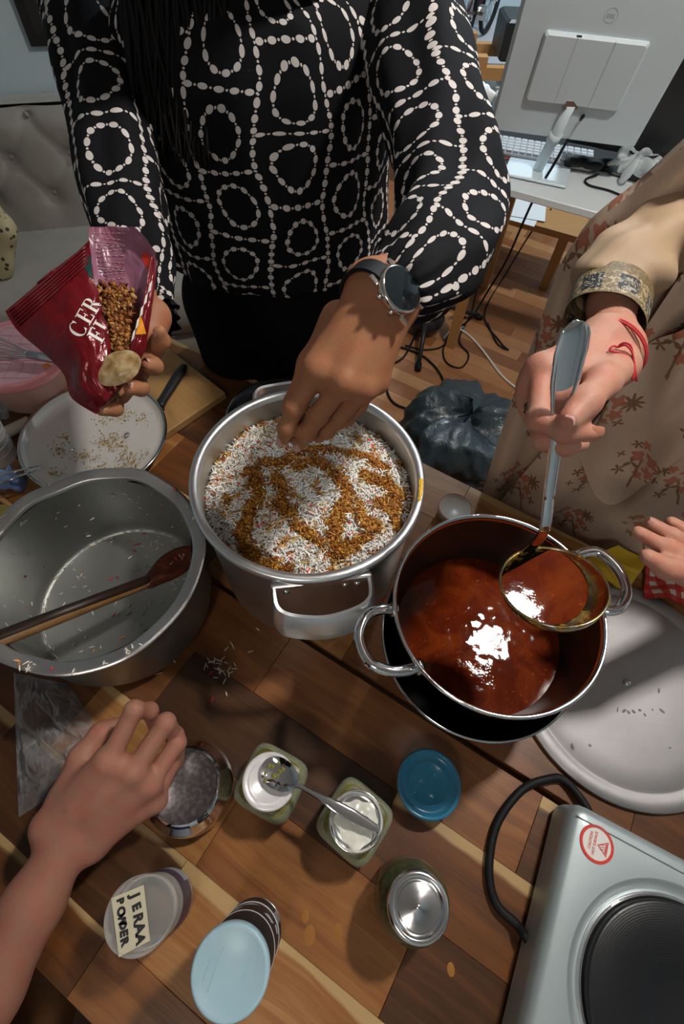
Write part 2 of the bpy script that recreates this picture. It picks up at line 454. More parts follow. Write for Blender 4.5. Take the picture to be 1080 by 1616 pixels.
def dots():
    M_ = Mat('dotted_blouse_cloth', (.007, .007, .009), .8, spec=.12)
    tc = M_.nt.nodes.new('ShaderNodeTexCoord'); u0, v0, _ = M_.sep(tc.outputs['UV'])
    w = M_.noise(M_.comb(u0, v0, 0.0), 9, 1, .4, out='Color'); wx, wy, _ = M_.sep(w.s)
    u = u0 + (wx - .5) * .040; v = v0 + (wy - .5) * .040
    def ell(dx, dy, a, b): return ((dx / a) * (dx / a) + (dy / b) * (dy / b)) < 1.0
    CW, CH, P = .080, .098, .0163
    col = xfloor(u / CW); par = xfrac(col * .5) * 2.0
    vs = v + par * (CH * .5)
    cx = (xfrac(u / CW) - .5) * CW; cy = (xfrac(vs / CH) - .5) * CH
    ex = (xfrac(u / CW + .5) - .5) * CW; ey = (xfrac(vs / CH + .5) - .5) * CH
    def chain(d, s):
        a = (xfrac(s / P) - .5) * P; b = (xfrac(s / P + .5) - .5) * P
        return xmax(ell(d, a, .0036, .0052), ell(d, b, .0014, .0014))
    m = chain(ex, v); m = xmax(m, chain(ey, u))
    ax, ay, N = .0235, .0315, 11
    th = xatan2(cy / ay, cx / ax); rho = xsqrt((cx / ax) * (cx / ax) + (cy / ay) * (cy / ay))
    L = 2 * PI * .0275 / N; a = (xfrac(th * (N / (2 * PI))) - .5) * L; b = (xfrac(th * (N / (2 * PI)) + .5) - .5) * L; d = (rho - 1.0) * .0275
    m = xmax(m, xmax(ell(d, a, .0036, .0053), ell(d, b, .0014, .0014)))
    M_.set(Base_Color=M_.mix(m, (.007, .007, .009), (.60, .55, .53)))
    M_.bump(M_.noise(M_.comb(u0 * 60, v0 * 14, 0.0), 1, 3), .25, .003)
    return M_.m
DOTS = dots()

def floral(name, base, strength=1.0):
    M_ = Mat(name, base, .62, sheen=.15)
    tc = M_.nt.nodes.new('ShaderNodeTexCoord'); u, v, _ = M_.sep(tc.outputs['UV'])
    CW, CH = .128, .118
    row = xfloor(v / CH); uu = u / CW + xfrac(row * .5)
    x0 = (xfrac(uu) - .5) * CW; y0 = (xfrac(v / CH) - .5) * CH
    ca, sa = math.cos(.55), math.sin(.55)
    x = (x0 * ca + y0 * sa) * .86; y = (y0 * ca - x0 * sa) * .86
    p = M_.noise(M_.comb(u, v, 0.0), 60, 2)
    weave = M_.noise(M_.comb(u * 900, v * 120, 0.0), 1, 2); weave2 = M_.noise(M_.comb(u * 120, v * 900, 0.0), 1, 2)
    c = M_.mix(weave * weave2 * 1.4, tuple(b * .82 for b in base), tuple(min(1, b * 1.12) for b in base))
    def blob(px, py, r, n, depth, rot=0.0):
        dx, dy = x - px, y - py; rr = xsqrt(dx * dx + dy * dy); a = xatan2(dy, dx)
        return (rr + (p - .5) * .003) < (xcos(a * n + rot) * (r * depth) + r * (1 - depth))
    br = (.20, .085, .032); tc_, tc2 = (.50, .135, .07), (.56, .20, .12)
    for q in ((.021, .020, .0135, 9, .30), (-.012, -.028, .0085, 5, .42), (-.020, .016, .008, 5, .4), (.026, -.012, .0075, 4, .45), (-.006, -.012, .010, 3, .5), (-.026, -.006, .006, 4, .4)):
        c = M_.mix(blob(*q) * .9, c, br)
    for q in ((.006, .016, .0085, 4, .22), (.0145, -.001, .0085, 5, .22), (-.007, .002, .0085, 4, .2), (-.012, .024, .0060, 5, .2), (.010, -.018, .0065, 5, .22)):
        c = M_.mix(blob(q[0], q[1], q[2] * 1.15, *q[3:]) * .88, c, tc_)
        c = M_.mix(blob(q[0], q[1], q[2] * .55, 3, .3) * .55, c, tc2)
    stem = xabs(x + y * .35 + (p - .5) * .006) < .0016
    c = M_.mix(stem * (xabs(y + .022) < .022) * .8, c, br)
    M_.set(Base_Color=c); M_.bump(weave + weave2, .12, .001)
    return M_.m
SAREE = floral('printed_saree_cloth', (.66, .485, .36))
SLEEVE2 = Mat('plain_beige_silk', (.40, .275, .175), .55, spec=.25)
_w = SLEEVE2.noise(SLEEVE2.comb(*[a * b for a, b in zip(SLEEVE2.sep(SLEEVE2.geo()), (300, 300, 1200))]), 1, 3); SLEEVE2.bump(_w, .15, .001); SLEEVE2 = SLEEVE2.m
def brocade():
    M_ = Mat('brocade_cuff', (.05, .04, .03), .45)
    tc = M_.nt.nodes.new('ShaderNodeTexCoord'); u, v, _ = M_.sep(tc.outputs['UV'])
    n = M_.noise(M_.comb(u * 150, v * 150, 0.0), 1, 3, .6, 2.0); bl = (xfrac(u / .034) > .42)
    g = M_.mix(step(n, .50, .54), (.16, .115, .055), (.44, .35, .21)); k = M_.mix(step(n, .53, .57), (.012, .011, .012), (.36, .33, .27))
    inner = (xabs(v - .017) < .011)
    c = M_.mix(bl * inner, g, k); c = M_.mix((xabs(v - .017) > .0145) * .7, c, (.13, .085, .035))
    M_.set(Base_Color=c); M_.bump(n, .5, .002); return M_.m
BROCADE = brocade()
def sofa_cloth():
    M_ = Mat('grey_sofa_velvet', (.17, .16, .145), .9, sheen=.25)
    n = M_.noise(M_.geo(), 14, 4); M_.set(Base_Color=M_.mix(n, (.165, .148, .128), (.23, .208, .182))); M_.bump(M_.noise(M_.geo(), 400, 2), .2, .001); return M_.m
SOFA = sofa_cloth()
def leopard():
    M_ = Mat('leopard_print_cloth', (.3, .22, .1), .8); d = M_.voro(M_.coord('Object', (1, 1, 1)), 42)
    M_.set(Base_Color=M_.mix(step(d, .30, .22), (.33, .27, .15), (.03, .022, .014))); return M_.m
LEOPARD = leopard()
WALL = Mat('pale_painted_wall', (.46, .555, .60), .8); WALL.bump(WALL.noise(WALL.geo(), 60, 3), .1, .002); WALL = WALL.m
CEIL = plain('white_ceiling', (.82, .82, .80), .9)
BAG = Mat('grey_bin_liner', (.030, .046, .056), .2, spec=.7)
BAG.bump(BAG.noise(BAG.coord('Object', (22, 22, 7)), 1, 5, .62, 1.2), .8, .012); BAG = BAG.m
def curry():
    M_ = Mat('curry_gravy', (.12, .016, .004), .03, spec=.22)
    p = M_.geo(); a = M_.noise(p, 22, 4, .6, 1.2); b = M_.noise(p, 190, 4, .6)
    c = M_.ramp(a, [(.25, (.055, .006, .002)), (.5, (.10, .013, .003)), (.7, (.155, .026, .004)), (1, (.24, .06, .008))])
    c = M_.mix(step(b, .62, .72) * .55, c, (.34, .10, .018)); M_.set(Base_Color=c)
    sp = step(M_.noise(p, 16, 2), .52, .66)
    M_.bump(M_.noise(p, 430, 2) * (sp * .75 + .10) + M_.noise(p, 60, 2) * .04, .10, .0016); return M_.m
CURRY = curry()
def crust():
    M_ = Mat('gravy_stained_steel', (.10, .07, .05), .30, .75)
    n = M_.noise(M_.geo(), 35, 5, .65, 1.0); M_.set(Base_Color=M_.ramp(n, [(.30, (.016, .012, .010)), (.58, (.026, .015, .009)), (.70, (.065, .026, .007)), (.82, (.17, .075, .012))])); M_.set(Metallic=step(n, .75, .55) * .15); return M_.m
CRUST = crust()
GRAIN = Mat('cooked_rice', (.7, .68, .62), .42, sss=.0)
GRAIN.nt.links.new(GRAIN.attr('col', 'GEOMETRY', 'Color').s, GRAIN.b.inputs['Base Color']); GRAIN = GRAIN.m
def green_relish():
    M_ = Mat('green_chutney', (.16, .15, .03), .35); n = M_.noise(M_.geo(), 90, 4)
    M_.set(Base_Color=M_.ramp(n, [(.3, (.075, .070, .012)), (.6, (.175, .160, .035)), (.8, (.26, .235, .07))])); return M_.m
RELISH = green_relish()
# ------------------------------------------------------------------ the room
TA = math.atan2(-.545, .839)                       # direction of the table and of the floor boards
U = Vector((.839, -.545, 0)).normalized(); N = Vector((.545, .839, 0)).normalized()
def sn(s, n, z): return U * s + N * n + Vector((0, 0, z))
def struct(name, mb, mat, smooth=False):
    return tag(mb.build(name, mat, None, smooth), kind='structure')
floor = struct('floor', MB().box((0, 1.0, -.03), (5.6, 6.8, .04)), plain('sub_floor', (.10, .045, .02), .5))
# parquet strips where the boards show between the people, the table and the desk
rng = random.Random(4)
PM = {}
def plank(parent, cx, cy, zt, L, Wd, th, mat, tone, bev=.0012, rot=TA, sap=0.0, half=1.0, name='plank'):
    key = (round(L, 3), round(Wd, 3), th, mat.name)
    if key not in PM:
        m = MB().box((0, 0, 0), (L, Wd, th), bev=bev); me = from_np(m.v, m.f, name); me.materials.append(mat); PM[key] = me
    o = bpy.data.objects.new(name, PM[key]); COL.objects.link(o); o.parent = parent
    o.location = Vector((cx, cy, zt - th / 2)) - origin_of(parent); o.rotation_euler = (0, 0, rot)
    o['tone'] = tone; o['seed'] = rng.random(); o['sap'] = sap; o['half'] = half
    return o
for r in range(34):
    n0 = 1.02 + r * .0705
    s0 = -1.25 + rng.random() * .35
    smax = 1.05
    while s0 < smax:
        L = rng.choice((.40, .46, .52))
        c = sn(s0 + L / 2, n0, 0)
        if (c.x > -.95 and c.y < 3.3 and c.x < 1.6) and not (c.x < .1 and c.y > 2.3):
            if c.x > .15 or c.y < 2.1: plank(floor, c.x, c.y, .0, L - .001, .0695, .010, FLOOR, .25 + .6 * rng.random(), bev=.0008)
        s0 += L
# plain boards beyond, same wood
rest = tag(MB().box((0, 1.0, -.0105), (5.4, 6.6, .002)).build('boards_beyond', FLOOR, floor, False), kind='stuff'); rest['tone'] = .5; rest['seed'] = .3

WLA = math.radians(12)
e1 = Vector((math.cos(WLA), math.sin(WLA), 0)); f1 = Vector((-math.sin(WLA), math.cos(WLA), 0))
wc = Vector((-1.22, 2.36, 1.3)) + f1 * .012
struct('wall_left', MB().box(wc, (3.0, .10, 2.6), rz=WLA), WALL)
struct('wall_back', MB().box((1.0, 4.15, 1.3), (3.4, .10, 2.6)), WALL)
struct('wall_corner', MB().box((.2, 3.35, 1.3), (.10, 1.5, 2.6)), WALL)
struct('wall_right', MB().box((2.45, 1.05, 1.3), (.10, 6.3, 2.6)), WALL)
struct('wall_front', MB().box((0, -2.15, 1.3), (5.2, .10, 2.6)), WALL)
struct('wall_side', MB().box((-2.65, .05, 1.3), (.10, 4.4, 2.6)), WALL)
struct('ceiling', MB().box((0, 1.0, 2.63), (5.4, 6.5, .06)), CEIL)
struct('baseboard_back', MB().box((1.0, 4.09, .04), (3.3, .02, .08)), WHITEP)
struct('baseboard_left', MB().box(wc - f1 * .06 + Vector((0, 0, -1.26)), (2.9, .02, .08), rz=WLA), WHITEP)

# ceiling lamps: diode ring over the table, two unseen fill lamps added
GLOW = bpy.data.materials.new('lamp_diode'); GLOW.use_nodes = True
_e = GLOW.node_tree.nodes.new('ShaderNodeEmission'); _e.inputs[0].default_value = (1, .95, .88, 1); _e.inputs[1].default_value = LAMP_W / (PI * (18 * .018 ** 2 + 8 * .015 ** 2))
GLOW.node_tree.links.new(_e.outputs[0], GLOW.node_tree.nodes['Material Output'].inputs[0])
GLOW2 = GLOW.copy(); GLOW2.name = 'fill_diode'; GLOW2.node_tree.nodes['Emission'].inputs[1].default_value = 40
def ceiling_lamp(loc, watts, label, R=.085, color=(1, .93, .84), ring=False):
    t = thing('ceiling_lamp', (loc.x, loc.y, 2.60), label, 'lamp')
    m = MB().lathe([(.0, 0), (R + .05, 0), (R + .05, -.035), (R + .03, -.05), (0, -.05)], 40, c=(loc.x, loc.y, 2.60)); m.build('housing', WHITEP, t)
    m = MB()
    for k in range(18):
        a = 2 * PI * k / 18; m.box((loc.x + R * math.cos(a), loc.y + R * math.sin(a), 2.546), (.018, .018, .006), rz=a)
    for k in range(8):
        a = 2 * PI * k / 8; m.box((loc.x + R * .45 * math.cos(a), loc.y + R * .45 * math.sin(a), 2.546), (.015, .015, .006), rz=a)
    m.build('diode_ring', GLOW if ring else GLOW2, t, False)['kind'] = 'stuff'
    if ring: return t                              # its diodes are the light
    l = area('fill_light', (loc.x, loc.y, 2.53), R * 2, watts, color); l.parent = t; l.location = (0, 0, -.075)
    return t
ceiling_lamp(LAMP, LAMP_W, 'round white ceiling lamp with a ring of diodes above the dining table', R=.060, ring=True)
ceiling_lamp(DESK_FILL, DESK_W, 'unseen round ceiling lamp added to brighten the white desk', color=(.80, .92, 1.0))
ceiling_lamp(FILL_LAMP, FILL_W, 'wide unseen ceiling lamp added as front fill, behind the camera', R=.22)

# sofa-bed with a tufted back, at the left
def sofa():
    t = thing('sofa', (-1.45, 1.95, 0), 'grey velvet sofa with a diamond tufted backrest against the left wall', 'sofa')
    A = math.radians(12); ex = Vector((math.cos(A), math.sin(A), 0)); ey = Vector((-math.sin(A), math.cos(A), 0))
    O = Vector((-.985, 2.06, 0))                   # middle of the seam between seat and back
    def P(x, y, z): return O + ex * x + ey * y + Vector((0, 0, z))
    X0, X1 = -1.35, .62
    btn = []
    for r in range(3):
        for c in range(-6, 4):
            btn.append((-.055 + c * .205 + (.1025 if r % 2 else 0), .12 + r * .115))
    def back(u, v):
        x = X0 + (X1 - X0) * u; h = .02 + .36 * v
        edge = min(1, u / .02, (1 - u) / .02); d = .0
        for bx, bh in btn:
            dx, dh = (x - bx), (h - bh); q = dx * dx + dh * dh
            if q < .03:
                d += .020 * math.exp(-q / .0007) + .014 * math.exp(-q / .005)
        for sgn in (1, -1):                        # diagonal pulls between buttons
            w = ((x + .055) / .205 + sgn * (h - .12) / .23) % 1.0; w = min(w, 1 - w) * .19
            if .10 < h < .36: d += .008 * math.exp(-(w / .012) ** 2)
        rnd = .05 * (max(0, (v - .82) / .18)) ** 2.2
        return P(x, .10 * v + d * 1.0 - .02 + rnd, .40 + h - (rnd * .25))
    m = MB(); m.grid(back, 150, 44)
    nb = len(m.v)
    m.grid(lambda u, v: P(X0 + (X1 - X0) * u, .14 + v * .140, .775 - .02 * v * v), 20, 4)
    m.grid(lambda u, v: P(X0 + (X1 - X0) * u, .280, .755 - .42 * v), 20, 6)
    for xx in (X0, X1): m.grid(lambda u, v: P(xx, -.02 + .29 * u, .40 + .36 * v - .02 * u), 4, 4)
    m.build('backrest', SOFA, t)
    for bx, bh in btn:
        if X0 < bx < X1: MB().lathe([(.0, .006), (.009, .004), (.011, 0)], 8, M=Matrix.Translation(P(bx, .10 * (bh / .36) + .018, .40 + bh)) @ Matrix.Rotation(PI / 2, 4, 'X'), close=False).build('button', SOFA, t)
    def seatf(u, v):
        x = X0 + (X1 - X0) * u; a = v * 1.5
        if a < 1: y = -.52 * a; z = .42 + .012 * math.sin(PI * a) + .006 * math.sin(x * 9) * a
        else: b = (a - 1) * 2; y = -.52 - .035 * math.sin(PI * min(b, 1)) ; z = .42 - .17 * b
        return P(x, y, z)
    MB().grid(seatf, 60, 40).build('seat', SOFA, t)
    m = MB(); m.box(P((X0 + X1) / 2, -.24, .24), (X1 - X0, .50, .02), rz=A)
    m.box(P((X0 + X1) / 2, -.27, .17), (X1 - X0 - .04, .46, .15), rz=A, bev=.02); m.build('base', SOFA, t)
    for x in (X0 + .1, X1 - .1):
        for y in (-.42, .1): MB().lathe([(0, 0), (.018, 0), (.028, .10), (0, .10)], 12, c=P(x, y, -.0)).build('leg', BLACKP, t)
sofa()
pc = at(-22, 378, .50)
s = SDF(); Rq = np.array(Euler((math.radians(62), .2, math.radians(-50))).to_matrix()).T
s.ell(pc, (.17, .17, .055), Rq, k=.02)
for a_ in (45, 135, 225, 315):
    d_ = Vector((math.cos(math.radians(a_)), math.sin(math.radians(a_)), 0)) * .17; d_ = Vector(Rq.T @ np.array(d_)); s.cap(pc, pc + d_, .045, .022, k=.06)
V, F = s.mesh(.008); V[:, 2] = np.maximum(V[:, 2], .432)
tag(link_mesh('throw_cushion', np_mesh(V, F, 'throw_cushion'), LEOPARD, None, True, loc=pc), 'leopard print cushion at the left end of the grey sofa seat', 'cushion')
# dark framed picture above the sofa
pw = at(40, 30, 1.15)
pt = thing('wall_picture', wc - f1 * .055 + e1 * (.36) + Vector((0, 0, .12)), 'dark framed picture hanging on the pale wall above the sofa', 'picture')
_r = zc(50, 70, 1.0) - Vector((0, 0, CAM_H)); _t = ((wc - f1 * .052) - Vector((0, 0, CAM_H))).dot(f1) / _r.dot(f1)
pcn = Vector((0, 0, CAM_H)) + _r * _t + e1 * .25 + Vector((0, 0, .31)) - f1 * .012
pt.location = pcn
MB().box(pcn, (.50, .022, .62), rz=WLA).build('frame', BLACKP, pt, False)
MB().box(pcn - f1 * .012, (.44, .004, .56), rz=WLA).build('canvas', plain('dark_canvas', (.02, .017, .018), .4), pt, False)

# ---- desk with a monitor seen from behind
DA = math.radians(-27.3); dx = Vector((math.cos(DA), math.sin(DA), 0)); dy = Vector((-math.sin(DA), math.cos(DA), 0))
D0 = at(850, 310, .72); D0.z = 0
def DP(x, y, z): return D0 + dx * x + dy * y + Vector((0, 0, z))
t = thing('desk', DP(.52, .3, 0), 'white desk with a pale top standing behind the two cooks', 'desk')
MB().box(DP(.52, .31, .7075), (1.44, .62, .025), rz=DA, bev=.003).build('desktop', DESKM, t, False)
for x in (-.16, 1.2):
    for y in (.05, .57): MB().box(DP(x, y, .3475), (.04, .04, .695), rz=DA).build('leg', PINE, t, False).data
MB().box(DP(.52, .58, .60), (1.34, .02, .10), rz=DA).build('rail', DESKM, t, False)
# monitor
mh = Vector((.974, -.227, 0)).normalized(); mu = Vector((-.167, -.288, 1.0)).normalized(); mu = (mu - mh * mu.dot(mh)).normalized(); mn = mu.cross(mh).normalized()
if mn.y > 0: mn = -mn
B0 = (at(772, 205, .84) + at(1000, 235, .84)) / 2
MW = (at(772, 205, .84) - at(1000, 235, .84)).length
def MP(x, y, z): return B0 + mh * x + mu * y + mn * z          # z towards the camera
Mm = Matrix(((mh.x, mu.x, mn.x, B0.x), (mh.y, mu.y, mn.y, B0.y), (mh.z, mu.z, mn.z, B0.z), (0, 0, 0, 1)))
t = thing('monitor', at(870, 265, .72), 'large white monitor seen from behind on a slim round stand on the white desk', 'monitor')
MHH = .40
m = MB(); m.box((0, MHH / 2, -.012), (MW, MHH, .03), Mm, bev=.008); m.build('rear_shell', MON, t, False)
m = MB(); m.box((0, MHH / 2, -.036), (MW, MHH, .014), Mm, bev=.003); m.build('screen', BLACKG, t, False)
m = MB(); m.box((-.012, .200, .006), (MW * .60, .18, .016), Mm, bev=.006); pa = m.build('cover_panel', MON, t, False)
for x in (-.062, .038): MB().box((x, .200, .0135), (.0015, .174, .001), Mm).build('panel_seam', plain('seam_grey', (.33, .36, .38), .5) if x < 0 else bpy.data.materials['seam_grey'], pa, False)
MB().box((-.06, .2875, .0105), (.014, .003, .004), Mm).build('latch_slot', BLACKP, pa, False)
lg = MB()
for k in range(40):
    a = 2 * PI * k / 40; b = 2 * PI * (k + 1) / 40
    for rr, w in ((.017, .0012),):
        lg.add([(rr * math.cos(a), .335 + rr * math.sin(a), .0035), ((rr - w) * math.cos(a), .335 + (rr - w) * math.sin(a), .0035), ((rr - w) * math.cos(b), .335 + (rr - w) * math.sin(b), .0035), (rr * math.cos(b), .335 + rr * math.sin(b), .0035)], [(0, 1, 2, 3)], Mm)
for k in (-1, 0, 1): lg.box((k * .007, .335, .0035), (.004, .009, .0005), Mm)
lg.build('round_emblem', plain('emblem_grey', (.42, .46, .48), .35), t, False)
sb = at(850, 266, .735)
MB().box(sb + Vector((0, 0, -.008)), (.215, .15, .008), rz=DA + .1, bev=.003).build('stand_foot', MON, t, False)
neck_top = MP(-.012, .115, .012)
m = MB().tube([sb, sb.lerp(neck_top, .5), neck_top], [.018, .017, .015], 16); ne = m.build('stand_post', MON, t)
m = MB().tube([sb.lerp(neck_top, .47), sb.lerp(neck_top, .6)], .021, 16); m.build('collar', MON, ne)
MB().box(MP(-.012, .115, .008), (.04, .02, .02)).build('hinge', STEEL, t, False)
# black second monitor at the right
t = thing('second_monitor', DP(.66, .38, .72), 'black monitor standing at the right end of the white desk', 'monitor')
M2 = zc(1100, 125, 1.5); M2b = Vector((M2.x + .01, M2.y + .05, .728))
q = Matrix.Translation(M2 - Vector((0, 0, .04))) @ Matrix.Rotation(DA + .12, 4, 'Z') @ Matrix.Rotation(.22, 4, 'X')
m = MB(); m.box((0, 0, .04), (.60, .03, .46), q, bev=.006); m.build('shell', BLACKP, t, False)
MB().tube([M2b, M2 + dy * .03], .02, 12).build('stand_post', BLACKP, t)
MB().box(M2b - Vector((0, 0, .002)), (.22, .16, .010), rz=DA, bev=.003).build('stand_foot', BLACKP, t, False)
# things on the desk
mc_ = (at(775, 222, .7215) + at(1000, 252, .7215)) / 2
tag(MB().box(mc_, (.52, .22, .003), rz=DA + .17, bev=.001).build('desk_mat', plain('black_felt', (.012, .012, .013), .8), None, False, loc=mc_ - Vector((0, 0, .0015))), 'black felt mat lying on the back of the desk under the pale keyboard', 'desk mat')
kb = at(860, 245, .738)
t = thing('keyboard', kb + Vector((0, 0, -.015)), 'pale keyboard lying behind the white monitor stand', 'keyboard')
MB().box(kb + Vector((0, .03, -.006)), (.36, .13, .016), rz=DA + .18, bev=.004).build('case', plain('keyboard_grey', (.42, .41, .42), .5), t, False)
m = MB(); Rk = Matrix.Translation(kb + Vector((0, .03, .003))) @ Matrix.Rotation(DA + .18, 4, 'Z')
for r in range(5):
    for c in range(15): m.box((-.165 + c * .0236, -.045 + r * .0225, .002), (.0195, .0185, .006), Rk)
tag(m.build('keys', plain('key_grey', (.56, .55, .56), .5), t, False), kind='stuff')
tag(MB().box(at(800, 262, .7235), (.20, .10, .006), rz=DA, bev=.002).build('phone', BLACKG, None, False, loc=at(800, 262, .7205)), 'black phone lying at the left end of the white desk', 'phone')
for i, (px, py, a) in enumerate(((790, 243, -.15), (792, 250, -.22))):
    c = at(px, py, .7255); d = Vector((math.cos(a), math.sin(a), 0)) * .07
    tag(MB().tube([c - d, c + d], .004, 8).build('red_pen', RED, None, True, loc=c), ('red pen lying farther back beside the black phone' if i == 0 else 'red pen lying nearer beside the black phone'), 'pen', 'red pens on the desk')
bc = at(930, 262, .74)
s = SDF()
for k in range(9): s.ell(bc + Vector((rng.uniform(-.07, .07), rng.uniform(-.02, .04), rng.uniform(-.012, .006))), (rng.uniform(.02, .04), .024, .013), k=.008)
V, F = s.mesh(.006); tag(link_mesh('black_pouch', np_mesh(V, F, 'black_pouch'), BLACKP, None, True, loc=bc), 'black soft pouch on the desk right of the monitor stand', 'pouch')
bc = at(1000, 268, .75)
s = SDF()
for k in range(18): s.ell(bc + Vector((rng.uniform(-.055, .055), rng.uniform(-.05, .05), rng.uniform(.004, .045))), (.040, .022, .009), np.array(Euler((rng.random() * 3, rng.random() * 3, rng.random() * 3)).to_matrix()), k=.006)
V, F = s.mesh(.0035); V[:, 2] = np.maximum(V[:, 2], .7212); tag(link_mesh('crumpled_bag', np_mesh(V, F, 'crumpled_bag'), thin('white_film_bag', (.70, .76, .78), .3, .6).m, None, True, loc=bc), 'crumpled pale plastic bag at the right end of the desk', 'bag')
pts = [at(945, 275, .73), at(925, 283, .725), at(930, 292, .725), at(960, 300, .725), at(990, 310, .725), at(1010, 300, .73)]
tag(MB().tube(smooth_path(pts, 8), .0035, 8).build('desk_cable', RUBBER, None, True, loc=pts[0]), 'thin black cable curling on the desk beside the pale bag', 'cable')
pts = [at(990, 228, .80), at(1000, 243, .79), at(1030, 248, .80), at(1060, 240, .82)]
tag(MB().tube(smooth_path(pts, 8), .0035, 8).build('looped_cable', RUBBER, None, True, loc=pts[0]), 'thin black cable looping over the pale bag on the desk', 'cable')
tc0 = at(758, 207, .745)
t = thing('tissue_box', tc0 + Vector((0, 0, -.025)), 'white and blue tissue pack at the back left of the desk', 'tissue box')
MB().box(tc0 + Vector((0, .01, .03)), (.11, .09, .10), rz=.3, bev=.008).build('box', plain('tissue_blue', (.42, .55, .62), .5), t, False)
s = SDF()
for k in range(6): s.ell(tc0 + Vector((rng.uniform(-.04, .03), rng.uniform(-.03, .03), .095 + rng.uniform(0, .02))), (.035, .012, .022), Matrix.Rotation(rng.random() * 3, 3, 'Z'), k=.006)
V, F = s.mesh(.004); link_mesh('tissue', np_mesh(V, F, 'tissue'), PAPER, t)
MB().box(tc0 + Vector((-.02, -.02, .095)), (.03, .02, .012), rz=.5).build('orange_tab', plain('orange_tab', (.75, .38, .05), .5), t, False)
# monitor cable that falls from the panel to the floor
pts = [MP(.035, .095, .02), at(905, 205, .86), at(880, 250, .80), at(840, 320, .62), at(800, 410, .25), at(770, 460, .06), at(745, 500, .006), at(720, 520, .006)]
tag(MB().tube(smooth_path(pts, 10), .0048, 8).build('monitor_cable', RUBBER, None, True, loc=(pts[-1])), 'long black cable falling from the white monitor to the floor', 'cable')
# low bench under the desk with papers
q = at(800, 330, .30)
t = thing('low_bench', Vector((q.x + .1, q.y + .05, 0)), 'low pine bench under the white desk holding papers', 'bench')
MB().box((q.x + .10, q.y + .05, .28), (.62, .30, .03), rz=DA).build('bench_top', PINE, t, False)
for ix in (-.26, .24):
    for iy in (-.11, .11):
        v = Vector((q.x + .10, q.y + .05, .1325)) + dx * ix + dy * iy; MB().box(v, (.045, .035, .265), rz=DA).build('leg', PINE, t, False)
for k in range(2):
    c = Vector((q.x + .02 + .03 * k, q.y + .01 + .02 * k, .297 + .004 * k))
    tag(MB().box(c, (.29, .20, .003), rz=DA + .2 * k).build('paper_sheet', PAPER, None, False, loc=c), ('lower white paper sheet on the pine bench under the desk', 'upper white paper sheet on the pine bench under the desk')[k], 'paper')
c = sn(.25, 2.35, 0) + Vector((.12, .1, 0))
tag(MB().box(c + Vector((0, 0, .12)), (.40, .28, .24), rz=DA, bev=.01).build('dark_box', plain('dark_grey_box', (.03, .03, .035), .5), None, False, loc=c), 'dark storage box on the floor right of the pine bench', 'box')

# ---- pine shelf and bicycle far behind
w1, w2 = zc(735, 26, 2.50), zc(773, 14, 2.72)
g = at(752, 105, .70)
t = thing('pine_shelf', (g.x + .22, g.y + .1, 0), 'pine shelf rack far behind the desk, left of the monitor', 'shelf')
SX, SY = g.x + .02, g.y
for ix in (0, .62):
    for iy in (0, .30): MB().box((SX + ix, SY + iy, .37), (.045, .045, .74), rz=0).build('post', PINE, t, False)
for z in (.18, .45): MB().box((SX + .31, SY + .15, z), (.58, .34, .022)).build('shelf_board', PINE, t, False)
for iy in (0, .30): MB().box((SX + .31, SY + iy, .68), (.575, .04, .045)).build('top_rail', PINE, t, False)
MB().box((SX + .31, SY + .15, .692), (.30, .26, .018)).build('top_board', PINE, t, False)
tag(MB().box((SX + .20, SY + .17, .275), (.20, .22, .165), bev=.012).build('storage_bin', plain('pale_bin', (.45, .50, .50), .5), None, False, loc=(SX + .2, SY + .17, .1925)), 'pale plastic bin on the lowest board of the pine shelf', 'bin')
tag(MB().box((SX + .23, SY + .17, .54), (.26, .22, .155), bev=.012).build('storage_box', plain('pale_box', (.50, .54, .53), .5), None, False, loc=(SX + .23, SY + .17, .4625)), 'pale box on the middle board of the pine shelf', 'box')
tag(MB().box((SX + .23, SY + .15, .775), (.28, .2, .145), bev=.01).build('black_case', BLACKP, None, False, loc=(SX + .23, SY + .15, .7025)), 'black case on top of the pine shelf', 'case')
tag(MB().lathe([(.0, 0), (.026, 0), (.028, .045), (.022, .05), (.022, .058), (0, .058)], 20, c=(w1.x - .03, w1.y - .14, w1.z - .1495)).build('white_jar', WHITEP, None, True, loc=(w1.x - .03, w1.y - .14, w1.z - .1495)), 'small white jar on the sideboard in front of the small bicycle', 'jar')
sbz = w1.z - .150
t = thing('sideboard', (w1.x + .13, w1.y + .10, 0), 'pale grey sideboard against the back wall under the small bicycle', 'sideboard')
SB = Vector(((w1.x + w2.x) / 2 + .05, (w1.y + w2.y) / 2 + .09, 0))
MB().box(SB + Vector((0, 0, sbz / 2 + .0225)), (.75, .66, sbz - .045), bev=.006).build('carcass', plain('pale_grey_laminate', (.38, .38, .40), .6), t, False)
for k in (-1, 1):
    d = MB().box(SB + Vector((k * .185, -.336, sbz / 2 + .02)), (.36, .016, sbz - .08), bev=.004).build('door', plain('pale_grey_door', (.42, .42, .44), .6), t, False)
    MB().tube([SB + Vector((k * .04, -.352, sbz * .6)), SB + Vector((k * .04, -.352, sbz * .6 + .09))], .005, 8).build('handle', STEEL, d)
for ix in (-.33, .33):
    for iy in (-.28, .28): MB().box(SB + Vector((ix, iy, .024)), (.04, .04, .047)).build('foot', BLACKP, t, False)
